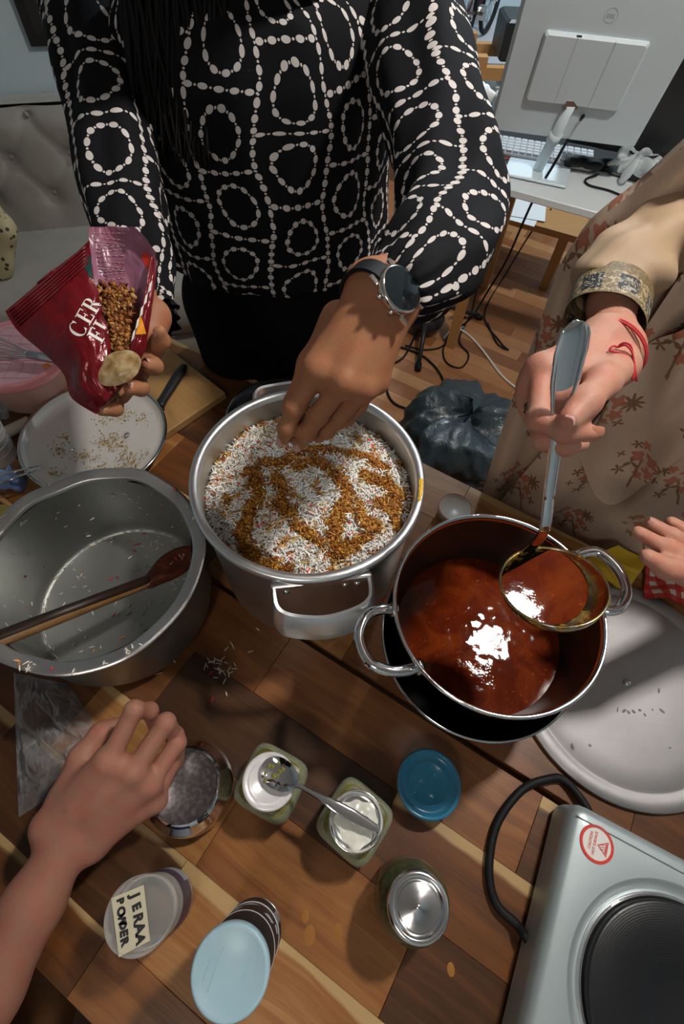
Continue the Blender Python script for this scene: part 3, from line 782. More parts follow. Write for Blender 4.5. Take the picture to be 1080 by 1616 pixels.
def bicycle():
    R = .135; a1, a2 = Vector((w1.x, w1.y, sbz + R + .0135)), Vector((w2.x, w2.y, sbz + R + .0135))
    ax = (a2 - a1).normalized(); wb = (a2 - a1).length; sd = ax.cross(Vector((0, 0, 1)))
    t = thing('bicycle', (w1.x, w1.y, sbz), 'small black bicycle standing on the pale sideboard by the back wall', 'bicycle')
    def B(x, z): return a1 + ax * x + Vector((0, 0, z - R))
    for wx in (0, wb):
        m = MB(); m.tube([B(wx + R * math.cos(a), R + R * math.sin(a)) for a in np.linspace(0, 2 * PI, 41)], .012, 8, cap=False); w = m.build('wheel', RUBBER, t)
        m = MB()
        for k in range(12):
            a = 2 * PI * k / 12; m.tube([B(wx, R), B(wx + R * math.cos(a), R + R * math.sin(a))], .0018, 5)
        m.tube([B(wx, R) - sd * .035, B(wx, R) + sd * .035], .012, 10); m.build('spokes', STEEL, w)
    m = MB(); bb, hd = B(wb * .46, .12), B(wb * .86, .34)
    for a, b in ((bb, B(wb * .38, .33)), (bb, hd), (B(wb * .40, .30), hd), (bb, B(0, R)), (B(wb * .39, .28), B(0, R)), (hd, B(wb, R))): m.tube([a, b], .010, 10)
    m.build('frame', plain('bike_frame', (.05, .02, .022), .35), t)
    MB().tube([B(wb * .22, .36), B(wb * .36, .365), B(wb * .50, .36)], [.030, .022, .012], 10).build('saddle', RUBBER, t)
    MB().tube(smooth_path([B(wb * .84, .41) - sd * .14, B(wb * .86, .40), B(wb * .84, .41) + sd * .14], 4), .009, 8).build('handlebar', RUBBER, t)
    MB().tube([bb - sd * .04, bb + sd * .04], .03, 16).build('crank', STEEL_D, t)
bicycle()

# ---- floor: cables, tripod foot, bin liner
def floor_cable(px, mat, label, r=.0042, name='floor_cable', z=.006):
    pts = [at(a, b, c if c else z) for a, b, c in px]
    tag(MB().tube(smooth_path(pts, 9), r, 8).build(name, mat, None, True, loc=pts[0]), label, 'cable')
floor_cable([(668, 500, 0), (640, 560, 0), (612, 580, 0), (611, 615, 0), (625, 638, 0), (665, 650, 0), (700, 655, 0)], RUBBER, 'black cable bowed on the floor left of the bin liner', .005)
floor_cable([(610, 545, 0), (640, 550, 0), (672, 565, 0), (695, 590, 0), (704, 618, 0), (705, 640, 0)], RUBBER, 'black cable running down into the bin liner', .005)
floor_cable([(700, 535, 0), (715, 520, 0), (735, 525, 0), (760, 550, 0), (790, 590, 0), (812, 610, 0), (850, 640, 0)], CABLE_W, 'white cable crossing the wooden floor to the saree', .005)
floor_cable([(870, 330, .30), (840, 365, .12), (800, 430, 0), (765, 495, 0), (790, 540, 0), (803, 552, 0), (785, 542, 0), (770, 510, 0)], RUBBER, 'thin black cable hanging from the bench with a loop on the floor', .004)
floor_cable([(755, 440, .02), (745, 490, 0), (725, 535, 0), (740, 560, 0), (728, 580, 0), (705, 572, 0), (700, 550, 0), (712, 530, 0)], RUBBER, 'black cable tangled in small loops beside the tripod foot', .004)
floor_cable([(640, 545, 0), (670, 552, 0), (700, 545, 0), (715, 515, 0), (735, 500, 0)], RUBBER, 'black cable lying behind the tripod foot', .004)
c = at(722, 518, .012)
t = thing('power_plug', c, 'white round power plug lying among the black cables', 'plug')
MB().lathe([(0, -.012), (.018, -.012), (.02, 0), (.016, .010), (0, .012)], 20, c=c).build('body', WHITEP, t)
for k in (-1, 1): MB().tube([c + Vector((.02, k * .008, 0)), c + Vector((.04, k * .008, 0))], .0025, 8).build('pin', STEEL, t)
tp = at(668, 520, 0)
t = thing('tripod_stand', (tp.x, tp.y, 0), 'black tripod stand on the floor behind the raised arm', 'tripod')
MB().lathe([(0, .0), (.085, .0), (.09, .02), (.08, .05), (.045, .07), (.03, .10), (0, .10)], 32, c=(tp.x, tp.y, .05)).build('base_housing', BLACKP, t)
MB().tube([(tp.x, tp.y, .12), (tp.x - .02, tp.y + .03, .95)], .016, 12).build('pole', BLACKP, t)
for px, py in ((660, 583), (760, 500), (590, 470)):
    e = at(px, py, .012); l = MB().tube([(tp.x, tp.y, .16), e], [.012, .009], 10).build('leg', BLACKP, t)
    MB().tube([e + Vector((0, 0, -.010)), e.lerp(Vector((tp.x, tp.y, .16)), .10)], .014, 10).build('rubber_foot', RUBBER, l)
# bin liner: a half-full film bag slumped against the table, its mouth folded over
bc = at(725, 705, .2); bc.z = 0; bc += Vector((.010, .02, 0))
def bagf(u, v):
    a = 2 * PI * u; top = min(1, max(0, (v - .45) / .55))
    r = (.175 - .075 * top ** 1.5 - .10 * max(0, (v - .80) / .2) ** 1.3) * min(1, .45 + 2.2 * v ** .7)
    cr = .5 + .5 * top
    fold = cr * (.030 * abs(math.sin(2.5 * a + 1.2 * math.sin(3 * v))) + .020 * abs(math.sin(5.5 * a + 4 * v)) + .010 * math.sin(17 * a + 6 * v))
    n_ = .030 * noise.noise(Vector((math.cos(a) * 2.2, math.sin(a) * 2.2, v * 4))) + .014 * noise.noise(Vector((math.cos(a) * 6, math.sin(a) * 6, v * 9)))
    r = r * (1 + .0) + fold * .8 + n_
    h = .40 * (v if v < .82 else .82 + (v - .82) * .35 - .25 * max(0, v - .9)) + .035 * math.cos(a - 2.2) * v + .02 * top * math.sin(3 * a + 1)
    return bc + Vector((r * math.cos(a) * 1.15, r * math.sin(a) * .95, max(.004, .008 + h)))
m = MB(); m.grid(bagf, 200, 70); k0 = len(m.v)
c_ = sum((Vector(m.v[-200 + i]) for i in range(200)), Vector()) / 200
def bagin(u, v):
    p = bagf(u, 1.0); r = p.lerp(c_, v); r.z -= .06 * math.sin(PI * v * .5) - .012 * math.sin(2 * PI * u * 7) * v * (1 - v) * 3; return r
m.grid(bagin, 120, 14)
tag(m.build('bin_liner', BAG, None, True, loc=bc), 'dark grey plastic bin liner slumped on the floor behind the table', 'bag')
# ------------------------------------------------------------------ dining table of acacia staves, two halves with a gap
TZ = .75
tc_ = sn(-.15, .155, 0)
table = thing('dining_table', tc_, 'large acacia stave dining table in two halves under all the pots', 'table')
rows = [(-.32, -.25), (-.25, -.14), (-.14, -.03), (-.03, .08), (.08, .188), (.198, .306), (.306, .414), (.414, .522), (.522, .63)]
rng = random.Random(11)
for i, (n0, n1) in enumerate(rows):
    s0 = -1.15 - rng.random() * .0; first = True
    while s0 < .85 - .02:
        L = rng.uniform(.26, .56) if not first else rng.uniform(.18, .5); first = False
        if s0 + L > .85 - .12: L = .85 - s0
        c = sn(s0 + L / 2, (n0 + n1) / 2, 0)
        sap = rng.choice((0, 0, 0, .010, .018))
        if i == 1: sap = rng.choice((.010, .013, .016))
        o = plank(table, c.x, c.y, TZ, L - .0004, n1 - n0 - .0003, .027, WOOD, .22 + .60 * rng.random(), bev=.0006, sap=sap, half=(n1 - n0) / 2, name='stave')
        s0 += L
for (na, nb) in ((-.31, .18), (.206, .62)):
    MB().box(sn(-.15, (na + nb) / 2, .7135), (1.94, nb - na, .018), rz=TA).build('underframe', plain('dark_underframe', (.05, .025, .012), .6), table, False)
    for n_ in (na + .02, nb - .02): MB().box(sn(-.15, n_, .66), (1.86, .022, .088), rz=TA).build('apron', bpy.data.materials['dark_underframe'], table, False)
    for s_ in (-1.08, .78):
        for n_ in (na + .05, nb - .05):
            o = MB().box(sn(s_, n_, .352), (.06, .06, .704), rz=TA, bev=.004).build('leg', WOOD, table, False); o['tone'] = .4; o['seed'] = .2

# ---- helpers for food bits
def bits(name, items, mat, parent=None, label=None, cat=None, kind='stuff', loc=None):
    """items: (pos, axis, length, radius, colour) -> one mesh of little spindles with a colour each"""
    n = len(items); V = np.zeros((n, 8, 3)); C = np.zeros((n, 8, 4)); C[..., 3] = 1
    for i, (p, a, L, r, c) in enumerate(items):
        a = Vector(a).normalized(); w = Vector((0, 0, 1)) if abs(a.z) < .9 else Vector((1, 0, 0))
        s1 = a.cross(w).normalized(); s2 = a.cross(s1); p = Vector(p)
        bend = s2 * (L * .06)
        V[i, 0] = p - a * L * .5 + bend; V[i, 7] = p + a * L * .5 + bend
        for k in range(3):
            q = 2 * PI * k / 3; d = s1 * math.cos(q) * r + s2 * math.sin(q) * r
            V[i, 1 + k] = p - a * L * .26 + d; V[i, 4 + k] = p + a * L * .26 + d
        C[i, :, :3] = c
    F = []
    tri = [(0, 2, 1), (0, 3, 2), (0, 1, 3), (7, 4, 5), (7, 5, 6), (7, 6, 4)]
    for k in range(3):
        j = (k + 1) % 3; tri += [(1 + k, 1 + j, 4 + j), (1 + k, 4 + j, 4 + k)]
    T = np.array(tri); F = (np.arange(n)[:, None, None] * 8 + T[None]).reshape(-1, 3)
    me = np_mesh(V.reshape(-1, 3), F, name)
    at_ = me.attributes.new('col', 'FLOAT_COLOR', 'POINT'); at_.data.foreach_set('color', C.reshape(-1).astype(np.float32))
    o = link_mesh(name, me, mat, parent, True, loc=loc if parent is None else None)
    return tag(o, label, cat, kind=kind)
WHITE_G = (.78, .74, .66); RED_G = (.72, .03, .03); ORANGE_G = (.80, .26, .03)

# ------------------------------------------------------------------ big aluminium pot full of rice
RC = Vector((-.0207, .408, TZ))
t = thing('rice_pot', RC, 'tall aluminium cooking pot filled with rice, in the middle of the table', 'pot')
MB().lathe([(.0, .0005), (.149, .0005), (.1545, .008), (.157, .20), (.1572, .236)], 96, c=RC).build('body', ALU, t)
m = MB().lathe([(.1572, .236), (.163, .240), (.1646, .246), (.1640, .2525), (.161, .2545), (.155, .2545), (.1522, .252), (.1512, .246)], 96, c=RC, close=False); m.build('rim', ALU_CAST, t)
MB().lathe([(.1512, .246), (.151, .03), (.145, .014), (.0, .012)], 96, c=RC, close=False).build('interior', ALU_IN, t)
def pot_handle(ang):
    R_ = Matrix.Translation(RC + Vector((0, 0, .226))) @ Matrix.Rotation(ang - PI / 2, 4, 'Z')
    def Y(x, y, z): return (x, .157 + y, z)
    path = smooth_path([Y(-.060, -.012, .006), Y(-.061, .012, .004), Y(-.057, .030, -.001), Y(-.040, .040, -.006), Y(0, .046, -.009), Y(.040, .040, -.006), Y(.057, .030, -.001), Y(.061, .012, .004), Y(.060, -.012, .006)], 6)
    k = len(path); q = [min(1, max(0, min(i, k - 1 - i) / 16.0)) for i in range(k)]
    m = MB()
    # slanted skirt: a strip with its lower edge pushed outwards
    V = []; F = []
    for i, p in enumerate(path):
        w = .006 + .017 * q[i]; out = .013 * q[i]
        d = Vector((p.x, p.y - .157 + .05, 0)).normalized()
        V += [p + Vector((0, 0, w * .55)) - d * .0035, p + Vector((0, 0, w * .60)) + d * .001, p + d * (.0035 + out * .5) + Vector((0, 0, 0)), p + d * (out + .003) + Vector((0, 0, -w * 1.05)), p + d * (out - .003) + Vector((0, 0, -w * 1.1)), p - d * .0035 + Vector((0, 0, -w * .1))]
    for i in range(k - 1):
        for j in range(6):
            a, b = i * 6 + j, i * 6 + (j + 1) % 6; F.append((a, b, b + 6, a + 6))
    F += [tuple(range(5, -1, -1)), tuple(range((k - 1) * 6, k * 6))]
    m.add(V, F, R_)
    m.box(Y(0, -.001, .006), (.128, .008, .014), R_, bev=.002)
    h = m.build('handle', ALU_CAST, t, sharp=40)
    for x in (-.046, .046, -.03): MB().lathe([(0, .004), (.004, .003), (.005, 0)], 10, M=R_ @ Matrix.Translation(Y(x, .002, -.005)) @ Matrix.Rotation(-PI / 2, 4, 'X'), close=False).build('rivet', CHROME, h)
pot_handle(math.radians(-83)); pot_handle(math.radians(99))
TUR = plain('turmeric_yellow', (.72, .42, .02), .4)
for k, a in enumerate((-14, -18, -21, -24)):
    a = math.radians(a + 8); c = RC + Vector((.158 * math.cos(a), .158 * math.sin(a), .2546))
    MB().lathe([(0, .0012), (.003, .001), (.0048 - .0006 * k, 0)], 10, c=c, sy=1.5, sx=.8, rz=a, close=False).build('turmeric_smear', TUR, t)

# rice: a mound of single grains with stripes of fried masala
rr = np.random.default_rng(3)
def crop6(x, y): return at(280 + x / 2.5714, 640 + y / 2.5714, .975)
strokes = [([(350, 245), (430, 260), (500, 200), (560, 190), (640, 195), (770, 205), (840, 245)], .010, 1), ([(480, 270), (560, 240), (600, 260)], .012, 1),
           ([(315, 290), (335, 380), (290, 440), (260, 510), (290, 590), (320, 640), (440, 655)], .014, 1), ([(395, 300), (430, 350), (425, 420), (465, 450)], .013, 1),
           ([(480, 490), (580, 555)], .010, 1), ([(640, 290), (690, 370), (660, 440), (640, 500), (640, 600)], .014, 1), ([(650, 580), (710, 560), (770, 530)], .012, 1),
           ([(760, 290), (850, 310), (900, 360), (880, 420), (820, 400)], .015, 1), ([(740, 450), (800, 490)], .014, 1), ([(890, 450), (920, 490)], .010, 1), ([(270, 280), (330, 270)], .008, .7)]
SEG = []
for pl, r, w in strokes:
    q = [np.array(crop6(*p))[:2] for p in pl]
    for a, b in zip(q[:-1], q[1:]): SEG.append((a, b, r, w))
def masala(x, y):
    p = np.array((x, y)); best = 0
    for a, b, r, w in SEG:
        ba = b - a; tt = np.clip((p - a) @ ba / (ba @ ba), 0, 1); d = np.linalg.norm(p - a - tt * ba)
        best = max(best, w * (1 - d / (r * .95)))
    return best
RR = .1485
def rice_h(x, y):
    q = math.hypot(x - RC.x, y - RC.y) / RR
    return .958 + .028 * (1 - q * q) + .006 * noise.noise(Vector((x * 22, y * 22, 0))) + .003 * noise.noise(Vector((x * 70, y * 70, 3)))
m = MB()
def dome(u, v):
    a = 2 * PI * u; r = RR * v; x, y = RC.x + r * math.cos(a), RC.y + r * math.sin(a); return Vector((x, y, rice_h(x, y) - .004))
m.grid(dome, 60, 24)
rice_bed = m.v, m.f
items = []
for i in range(11500):
    r = RR * math.sqrt(rr.random()); a = rr.random() * 2 * PI
    x, y = RC.x + r * math.cos(a), RC.y + r * math.sin(a)
    z = rice_h(x, y) + rr.uniform(-.003, .0035)
    ax = Vector((rr.normal(), rr.normal(), rr.normal() * .28))
    k = masala(x, y) + rr.normal() * .13 + .55 * noise.noise(Vector((x * 48, y * 48, 9))) - .03 + .2 * noise.noise(Vector((x * 130, y * 130, 4)))
    L, th = rr.uniform(.011, .016), rr.uniform(.0010, .00135); u_ = rr.random()
    j = rr.uniform(.85, 1.12)
    if k > .38: c = ((.36, .125, .018), (.44, .185, .022), (.27, .085, .015), (.55, .27, .05))[rr.integers(4)]; z += .0015
    elif k > .18: c = ((.62, .36, .11), (.70, .50, .25), (.52, .25, .06))[rr.integers(3)]
    elif u_ < .022: c = RED_G
    elif u_ < .045: c = (.78, .30, .22)
    elif u_ < .062: c = ORANGE_G
    elif u_ < .075: c = (.74, .52, .10)
    else: c = (.92 + .04 * rr.random(), .88 + .05 * rr.random(), .81 + .08 * rr.random())
    items.append(((x, y, z), ax, L, th, tuple(min(1, q * j) for q in c)))
for i in range(3000):                               # crumbs of fried onion over the stripes
    a, b, r, w = SEG[rr.integers(len(SEG))]; tt = rr.random(); p = a + (b - a) * tt + rr.normal(size=2) * r * .36
    if np.hypot(p[0] - RC.x, p[1] - RC.y) > RR - .004: continue
    z = rice_h(p[0], p[1]) + rr.uniform(.0012, .0055)
    c = ((.30, .085, .012), (.40, .15, .016), (.22, .06, .010), (.50, .22, .03), (.62, .34, .04))[rr.integers(5)]
    items.append(((p[0], p[1], z), Vector((rr.normal(), rr.normal(), rr.normal() * .6)), rr.uniform(.003, .0085), rr.uniform(.0010, .0021), c))
ro = bits('rice', items, GRAIN, None, 'white basmati rice with red grains and brown masala stripes heaped in the aluminium pot', 'rice', loc=RC + Vector((0, 0, .2)))
b = MB(); b.v, b.f = rice_bed
bo = b.build('rice_bed', plain('rice_bed', (.66, .60, .52), .8), ro); bo['kind'] = 'stuff'

# shallow pan of steel behind the rice pot
PC = Vector((-.087, .670, TZ))
t = thing('steel_pan', PC, 'dark steel saucepan half hidden behind the tall rice pot', 'pan')
MB().lathe([(0, 0), (.092, 0), (.098, .006), (.101, .070), (.1045, .076), (.1045, .079), (.1015, .080)], 64, c=PC).build('body', STEEL_D, t)
MB().lathe([(.1015, .080), (.0985, .070), (.095, .008), (0, .005)], 64, c=PC, close=False).build('interior', plain('dark_steel_inside', (.20, .20, .21), .25, metal=1.0), t)

# ------------------------------------------------------------------ wide grey pan, left, emptied
LC = Vector((-.335, .318, TZ))
t = thing('wide_pan', LC, 'wide grey aluminium pan with a flat rim, emptied, at the left of the rice pot', 'pan')
MB().lathe([(0, .0005), (.128, .0005), (.142, .010), (.147, .03), (.1475, .150)], 96, c=LC).build('body', DEGCHI, t)
m = MB()
def lip(u, v):
    a = 2 * PI * u; w = .0012 * math.sin(5 * a + 1) + .0008 * math.sin(11 * a)
    pr = [(.1475, .150), (.158, .156), (.1625, .1605), (.1632, .164), (.160, .166), (.152, .1645), (.1445, .1625), (.1425, .158)]
    f = v * (len(pr) - 1); i = min(int(f), len(pr) - 2); q = f - i
    r = pr[i][0] * (1 - q) + pr[i + 1][0] * q + w; z = pr[i][1] * (1 - q) + pr[i + 1][1] * q + w
    return LC + Vector((r * math.cos(a), r * math.sin(a), z))
m.grid(lip, 121, 22); m.build('rim', DEGCHI_RIM, t)
MB().lathe([(.1425, .158), (.1415, .03), (.138, .012), (.134, .008), (.131, .0065), (0, .0062)], 96, c=LC, close=False).build('interior', DEGCHI, t)
items = []
def col():
    u_ = rr.random(); return RED_G if u_ < .05 else ORANGE_G if u_ < .11 else WHITE_G
for i in range(95):                                 # on the floor
    r = .132 * math.sqrt(rr.random()); a = rr.random() * 2 * PI
    items.append((LC + Vector((r * math.cos(a), r * math.sin(a), .0078)), (rr.normal(), rr.normal(), 0), rr.uniform(.006, .013), .0010, col()))
for i in range(75):                                 # the line along the corner
    a = math.radians(rr.uniform(20, 240)) if rr.random() < .8 else rr.random() * 2 * PI; r = .133 + rr.normal() * .003
    items.append((LC + Vector((r * math.cos(a), r * math.sin(a), .0095)), (-math.sin(a) + rr.normal() * .3, math.cos(a) + rr.normal() * .3, 0), rr.uniform(.006, .012), .0011, WHITE_G))
for i in range(55):                                 # stuck to the wall
    a = math.radians(rr.uniform(-10, 230)); z = rr.uniform(.02, .15); r = .1405 - (.002 if z < .04 else 0)
    tx = Vector((-math.sin(a), math.cos(a), 0)); items.append((LC + Vector((r * math.cos(a), r * math.sin(a), z)), tx * rr.normal() + Vector((0, 0, rr.normal())), rr.uniform(.004, .012), .0010, col()))
for i in range(26):                                 # on the flat rim
    a = math.radians(rr.uniform(245, 310)) if i < 20 else rr.random() * 2 * PI; r = rr.uniform(.150, .160)
    items.append((LC + Vector((r * math.cos(a), r * math.sin(a), .1672)), (rr.normal(), rr.normal(), .05), rr.uniform(.005, .012), .0011, col()))
bits('leftover_rice', items, GRAIN, None, 'leftover rice grains stuck inside the wide grey pan', 'rice', loc=LC + Vector((0, 0, .007)))
items = []
for i in range(16):
    p = at(*[(343, 1048), (330, 1062), (352, 1040), (362, 1058), (338, 1040), (370, 1046), (355, 1070), (345, 1056), (366, 1024), (392, 1028), (260, 1056), (281, 1062), (333, 1090), (360, 1088), (326, 1046), (415, 990)][i], TZ)
    for k in range(3 if i < 9 else 1):
        items.append((p + Vector((rr.normal() * .006, rr.normal() * .006, .0014 + .0008 * k)), (rr.normal(), rr.normal(), 0), rr.uniform(.009, .014), .0010, (RED_G if (i in (1, 12) and k == 0) else WHITE_G)))
bits('scattered_rice', items, GRAIN, None, 'scattered rice grains on the table between the wide pan and the rice pot', 'rice', loc=at(345, 1055, TZ))
# wooden spoon lying across the wide pan
A_ = at(-70, 1038, .925); B_ = at(236, 918, .840); C_ = at(305, 868, .822)
t = thing('wooden_spoon', A_.lerp(B_, .5), 'dark wooden spoon smeared with sauce lying across the wide grey pan', 'spoon')
dirv = (B_ - A_).normalized()
o = MB().tube([A_, A_.lerp(B_, .5), B_], [.0098, .0098, .0085], 12).build('handle', wood('spoon_stick_wood', [(0, (.07, .03, .012)), (.5, (.22, .11, .04)), (1, (.36, .21, .09))], grain=(4, 50, 50)), t); o['tone'] = .5; o['seed'] = .3
o = MB().tube([A_ + Vector((0, .004, .004)), B_ + Vector((0, .002, .003))], [.0088, .0085], 12).build('charred_side', DARKWOOD, t); o['tone'] = .3; o['seed'] = .6
sp = SDF(); ctr = B_.lerp(C_, .55); X_ = (C_ - B_).normalized(); Zv = Vector((0, 0, 1)); Zv = (Zv - X_ * Zv.dot(X_)).normalized(); Yv = Zv.cross(X_)
RS = np.array([X_, Yv, Zv])
sp.ell(ctr, (.044, .025, .009), RS); sp.cap(B_, ctr, .008, .010, .012)
V, F = sp.mesh(.0015)
D_ = (V - np.array(ctr)); uu = D_ @ np.array(X_) / .034; vv = D_ @ np.array(Yv) / .018; q = uu ** 2 + vv ** 2
dn = np.where((D_ @ np.array(Zv) > -.002) & (q < 1), .008 * (1 - q), 0); V = V - dn[:, None] * np.array(Zv)
SPW = Mat('sauced_spoon_wood', (.10, .025, .012), .28); _n = SPW.noise(SPW.geo(), 60, 4); SPW.set(Base_Color=SPW.ramp(_n, [(.3, (.045, .014, .009)), (.6, (.13, .026, .012)), (.8, (.24, .05, .02))])); SPW.bump(_n, .4, .002)
so = link_mesh('spoon_bowl', np_mesh(V, F, 'spoon_bowl'), SPW.m, t)
items = []
for i in range(16):
    p = Vector(ctr) + X_ * rr.uniform(-.03, .03) + Yv * rr.uniform(-.014, .014) + Zv * rr.uniform(.003, .0045)
    items.append((p, X_ * rr.normal() + Yv * rr.normal(), rr.uniform(.006, .011), .0009, RED_G if i < 5 else (.62, .45, .36)))
bits('stuck_grains', items, GRAIN, so)

# ------------------------------------------------------------------ steel pot of curry standing in a steel bowl
KC = Vector((.2165, .2150, TZ)); KB = Vector((.220, .210, TZ))
t = thing('steel_bowl', KB, 'shiny round bottomed steel bowl holding the curry pot', 'bowl')
MB().lathe([(0, .0005), (.052, .0005), (.066, .004), (.082, .016), (.105, .040), (.123, .080), (.131, .115), (.138, .138), (.1385, .141), (.136, .142)], 80, c=KB).build('bowl_outside', STEEL, t)
MB().lathe([(.136, .142), (.129, .115), (.121, .080), (.103, .042), (.080, .018), (.06, .006), (0, .004)], 80, c=KB, close=False).build('bowl_inside', STEEL, t)
t = thing('curry_pot', KC, 'stainless steel pot with loop handles full of dark red curry', 'pot')
Z0 = .0235
MB().lathe([(0, Z0), (.079, Z0), (.091, Z0 + .012), (.100, .060), (.112, .120), (.125, .225), (.126, .234)], 96, c=KC).build('body', STEEL, t)
MB().lathe([(.126, .234), (.1295, .238), (.1312, .243), (.1298, .2465), (.1275, .2465), (.1258, .243), (.1252, .238)], 96, c=KC, close=False).build('rim', CHROME, t)
MB().lathe([(.1252, .238), (.124, .225), (.1112, .130), (.099, .062), (.088, Z0 + .014), (0, Z0 + .003)], 96, c=KC, close=False).build('interior', CRUST, t)
for pxs in (((624, 962), (600, 962), (579, 972), (567, 1006), (582, 1044), (613, 1058), (640, 1058), (662, 1052)), ((905, 880), (922, 872), (946, 872), (975, 898), (989, 932), (981, 957), (966, 964), (948, 962))):
    pts = [at(a, b, .975 + .010 * math.sin(PI * i / 7)) for i, (a, b) in enumerate(pxs)]
    h = MB().tube(smooth_path(pts, 6), .0068, 12).build('handle', CHROME, t)
    for e, nx in ((pts[0], pts[1]), (pts[-1], pts[-2])): MB().tube([e + (e - nx).normalized() * .003, e.lerp(nx, .25)], .0095, 12).build('mount', STEEL, h)
# gravy surface
m = MB()
def gravy(u, v):
    a = 2 * PI * u; r = .1145 * v; x, y = r * math.cos(a), r * math.sin(a)
    z = .144 + .0004 * noise.noise(Vector((x * 26, y * 26, 1))) + .00012 * noise.noise(Vector((x * 90, y * 90, 5)))
    d = math.hypot(x + .02, y - .015); z += .00022 * math.exp(-(d / .040) ** 2) * noise.noise(Vector((x * 95, y * 95, 2)))
    return KC + Vector((x, y, z))
m.grid(gravy, 180, 80)
tag(m.build('curry', CURRY, None, True, loc=KC + Vector((0, 0, .144))), 'dark red oily curry gravy filling the stainless steel pot', 'curry', kind='stuff')
# ladle
LB = zc(873, 923, .50); n_up = Vector((0, 0, 1))
cam_r, cam_u, cam_b = right, up, back
def camdir(x, y, z): return (cam_r * x - cam_u * y - cam_b * z).normalized()
n_l = (n_up + (camdir(-.215, -.833, -.509) - n_up) * .62).normalized()
lx = (camdir(1, 0, 0) - n_l * camdir(1, 0, 0).dot(n_l)).normalized(); ly = n_l.cross(lx)
ML = Matrix(((lx.x, ly.x, n_l.x, LB.x), (lx.y, ly.y, n_l.y, LB.y), (lx.z, ly.z, n_l.z, LB.z), (0, 0, 0, 1)))
t = thing('ladle', LB, 'steel ladle full of curry held above the curry pot', 'ladle')
R0 = .0515
def capp(r0, dep, rev=False):
    pr = [(r0 * math.sin(a), -dep * math.cos(a) ** .9 if math.cos(a) > 0 else 0) for a in np.linspace(0, PI / 2, 14)]
    return pr[::-1] if rev else pr
m = MB(); m.lathe(capp(R0, .030), 56, ML, close=False); m.lathe([(R0, 0), (R0 + .001, .0012), (R0 - .0018, .0012), (R0 - .0020, -.0005)], 56, ML, close=False); m.lathe(capp(R0 - .002, .0285, True), 56, ML, close=False)
LST = Mat('ladle_steel_stained', (.55, .52, .47), .22, 1.0); _n = LST.noise(LST.geo(), 55, 4, .6, .8)
LST.set(Base_Color=LST.ramp(_n, [(.35, (.50, .47, .42)), (.52, (.46, .34, .12)), (.66, (.42, .21, .035)), (.8, (.32, .12, .02))])); LST.set(Metallic=step(_n, .72, .5)); LST = LST.m
m.build('ladle_bowl', LST, t)
hp = [ML @ Vector((-.010, R0 * .98, -.001)), zc(859, 838, .487), zc(868, 770, .462), zc(878, 700, .437), zc(888, 630, .412), zc(899, 568, .392), zc(909, 528, .381), zc(918, 506, .376)]
hs = smooth_path(hp, 8); kk = len(hs); wv = lerp_list([.010, .0062, .0055, .0055, .0075, .0128, .0142, .0125, .004], kk)
m = MB().tube(hs, 1.0, 14, flat=(wv, lerp_list([.003, .0028, .0026, .0024, .0022, .0022, .0020, .0016], kk)), updir=back)
m.build('handle', CHROME, t)
rp = [p + back * .0022 for p in hs[14:-3]]; rw = wv[14:-3]
m = MB()
for sg in (-1, 1):
    ed = []
    for i, p in enumerate(rp):
        tdir = (rp[min(i + 1, len(rp) - 1)] - rp[max(i - 1, 0)]).normalized(); sd = tdir.cross(back).normalized(); ed.append(p + sd * sg * rw[i] * .72)
    m.tube(ed, .0011, 6)
m.build('raised_edge', CHROME, t)
pool = MB()
lvl = LB.z - .0115
def poolf(u, v):
    a = 2 * PI * u; c0 = LB - n_l * .012
    d = lx * math.cos(a) + ly * math.sin(a); d.z = 0; d.normalize()
    lo_, hi_ = 0, .08
    for _ in range(22):
        mid = (lo_ + hi_) / 2; q = ML.inverted() @ Vector((c0.x + d.x * mid, c0.y + d.y * mid, lvl))
        inside = (q.x ** 2 + q.y ** 2) / (R0 - .002) ** 2 + (q.z / .0285) ** 2 < 1 and q.z < .0005
        lo_, hi_ = (mid, hi_) if inside else (lo_, mid)
    p = Vector((c0.x, c0.y, lvl)) + d * lo_ * v; p.z += .00006 * noise.noise(p * 110); return p
pool.grid(poolf, 64, 18)
tag(pool.build('ladled_curry', CURRY, None, True, loc=Vector((LB.x, LB.y, lvl))), 'red curry held in the bowl of the ladle', 'curry', kind='stuff')

# large flat aluminium lid at the right
BL = Vector((.486, .170, TZ))
t = thing('large_lid', BL, 'large flat aluminium lid lying on the table beside the curry pot', 'lid')
MB().lathe([(0, .0005), (.15, .0005), (.178, .003), (.180, .006), (.1785, .009), (.160, .0085), (.156, .0065), (.1535, .0065), (.150, .0085), (.120, .0115), (.06, .0128), (0, .013)], 120, c=BL).build('lid_plate', ALU_LID, t)
MB().lathe([(0, .006), (.004, .0052), (.0062, .002), (.0066, 0)], 16, c=BL + Vector((0, 0, .0128)), close=False).build('rivet', STEEL, t)
SC = plain('scuff_grey', (.16, .15, .15), .6)
sc = MB()
for px, py in [(985, 1122), (992, 1124), (1000, 1123), (1010, 1121), (1030, 1120), (1045, 1122), (1018, 1128), (905, 1178), (932, 1176), (1058, 1180), (975, 1120), (1040, 1090)]:
    p = at(px, py, TZ + .0125); p.z = TZ + .0134 - .9 * ((p - BL).xy.length) ** 2 * .12
    sc.lathe([(0, .0006), (.0022, .0004), (.0034, 0)], 7, c=p, sx=rr.uniform(.6, 1.6), sy=rr.uniform(.3, .8), rz=rr.random() * 3, close=False)
o = sc.build('scuff_marks', SC, t); o['kind'] = 'stuff'

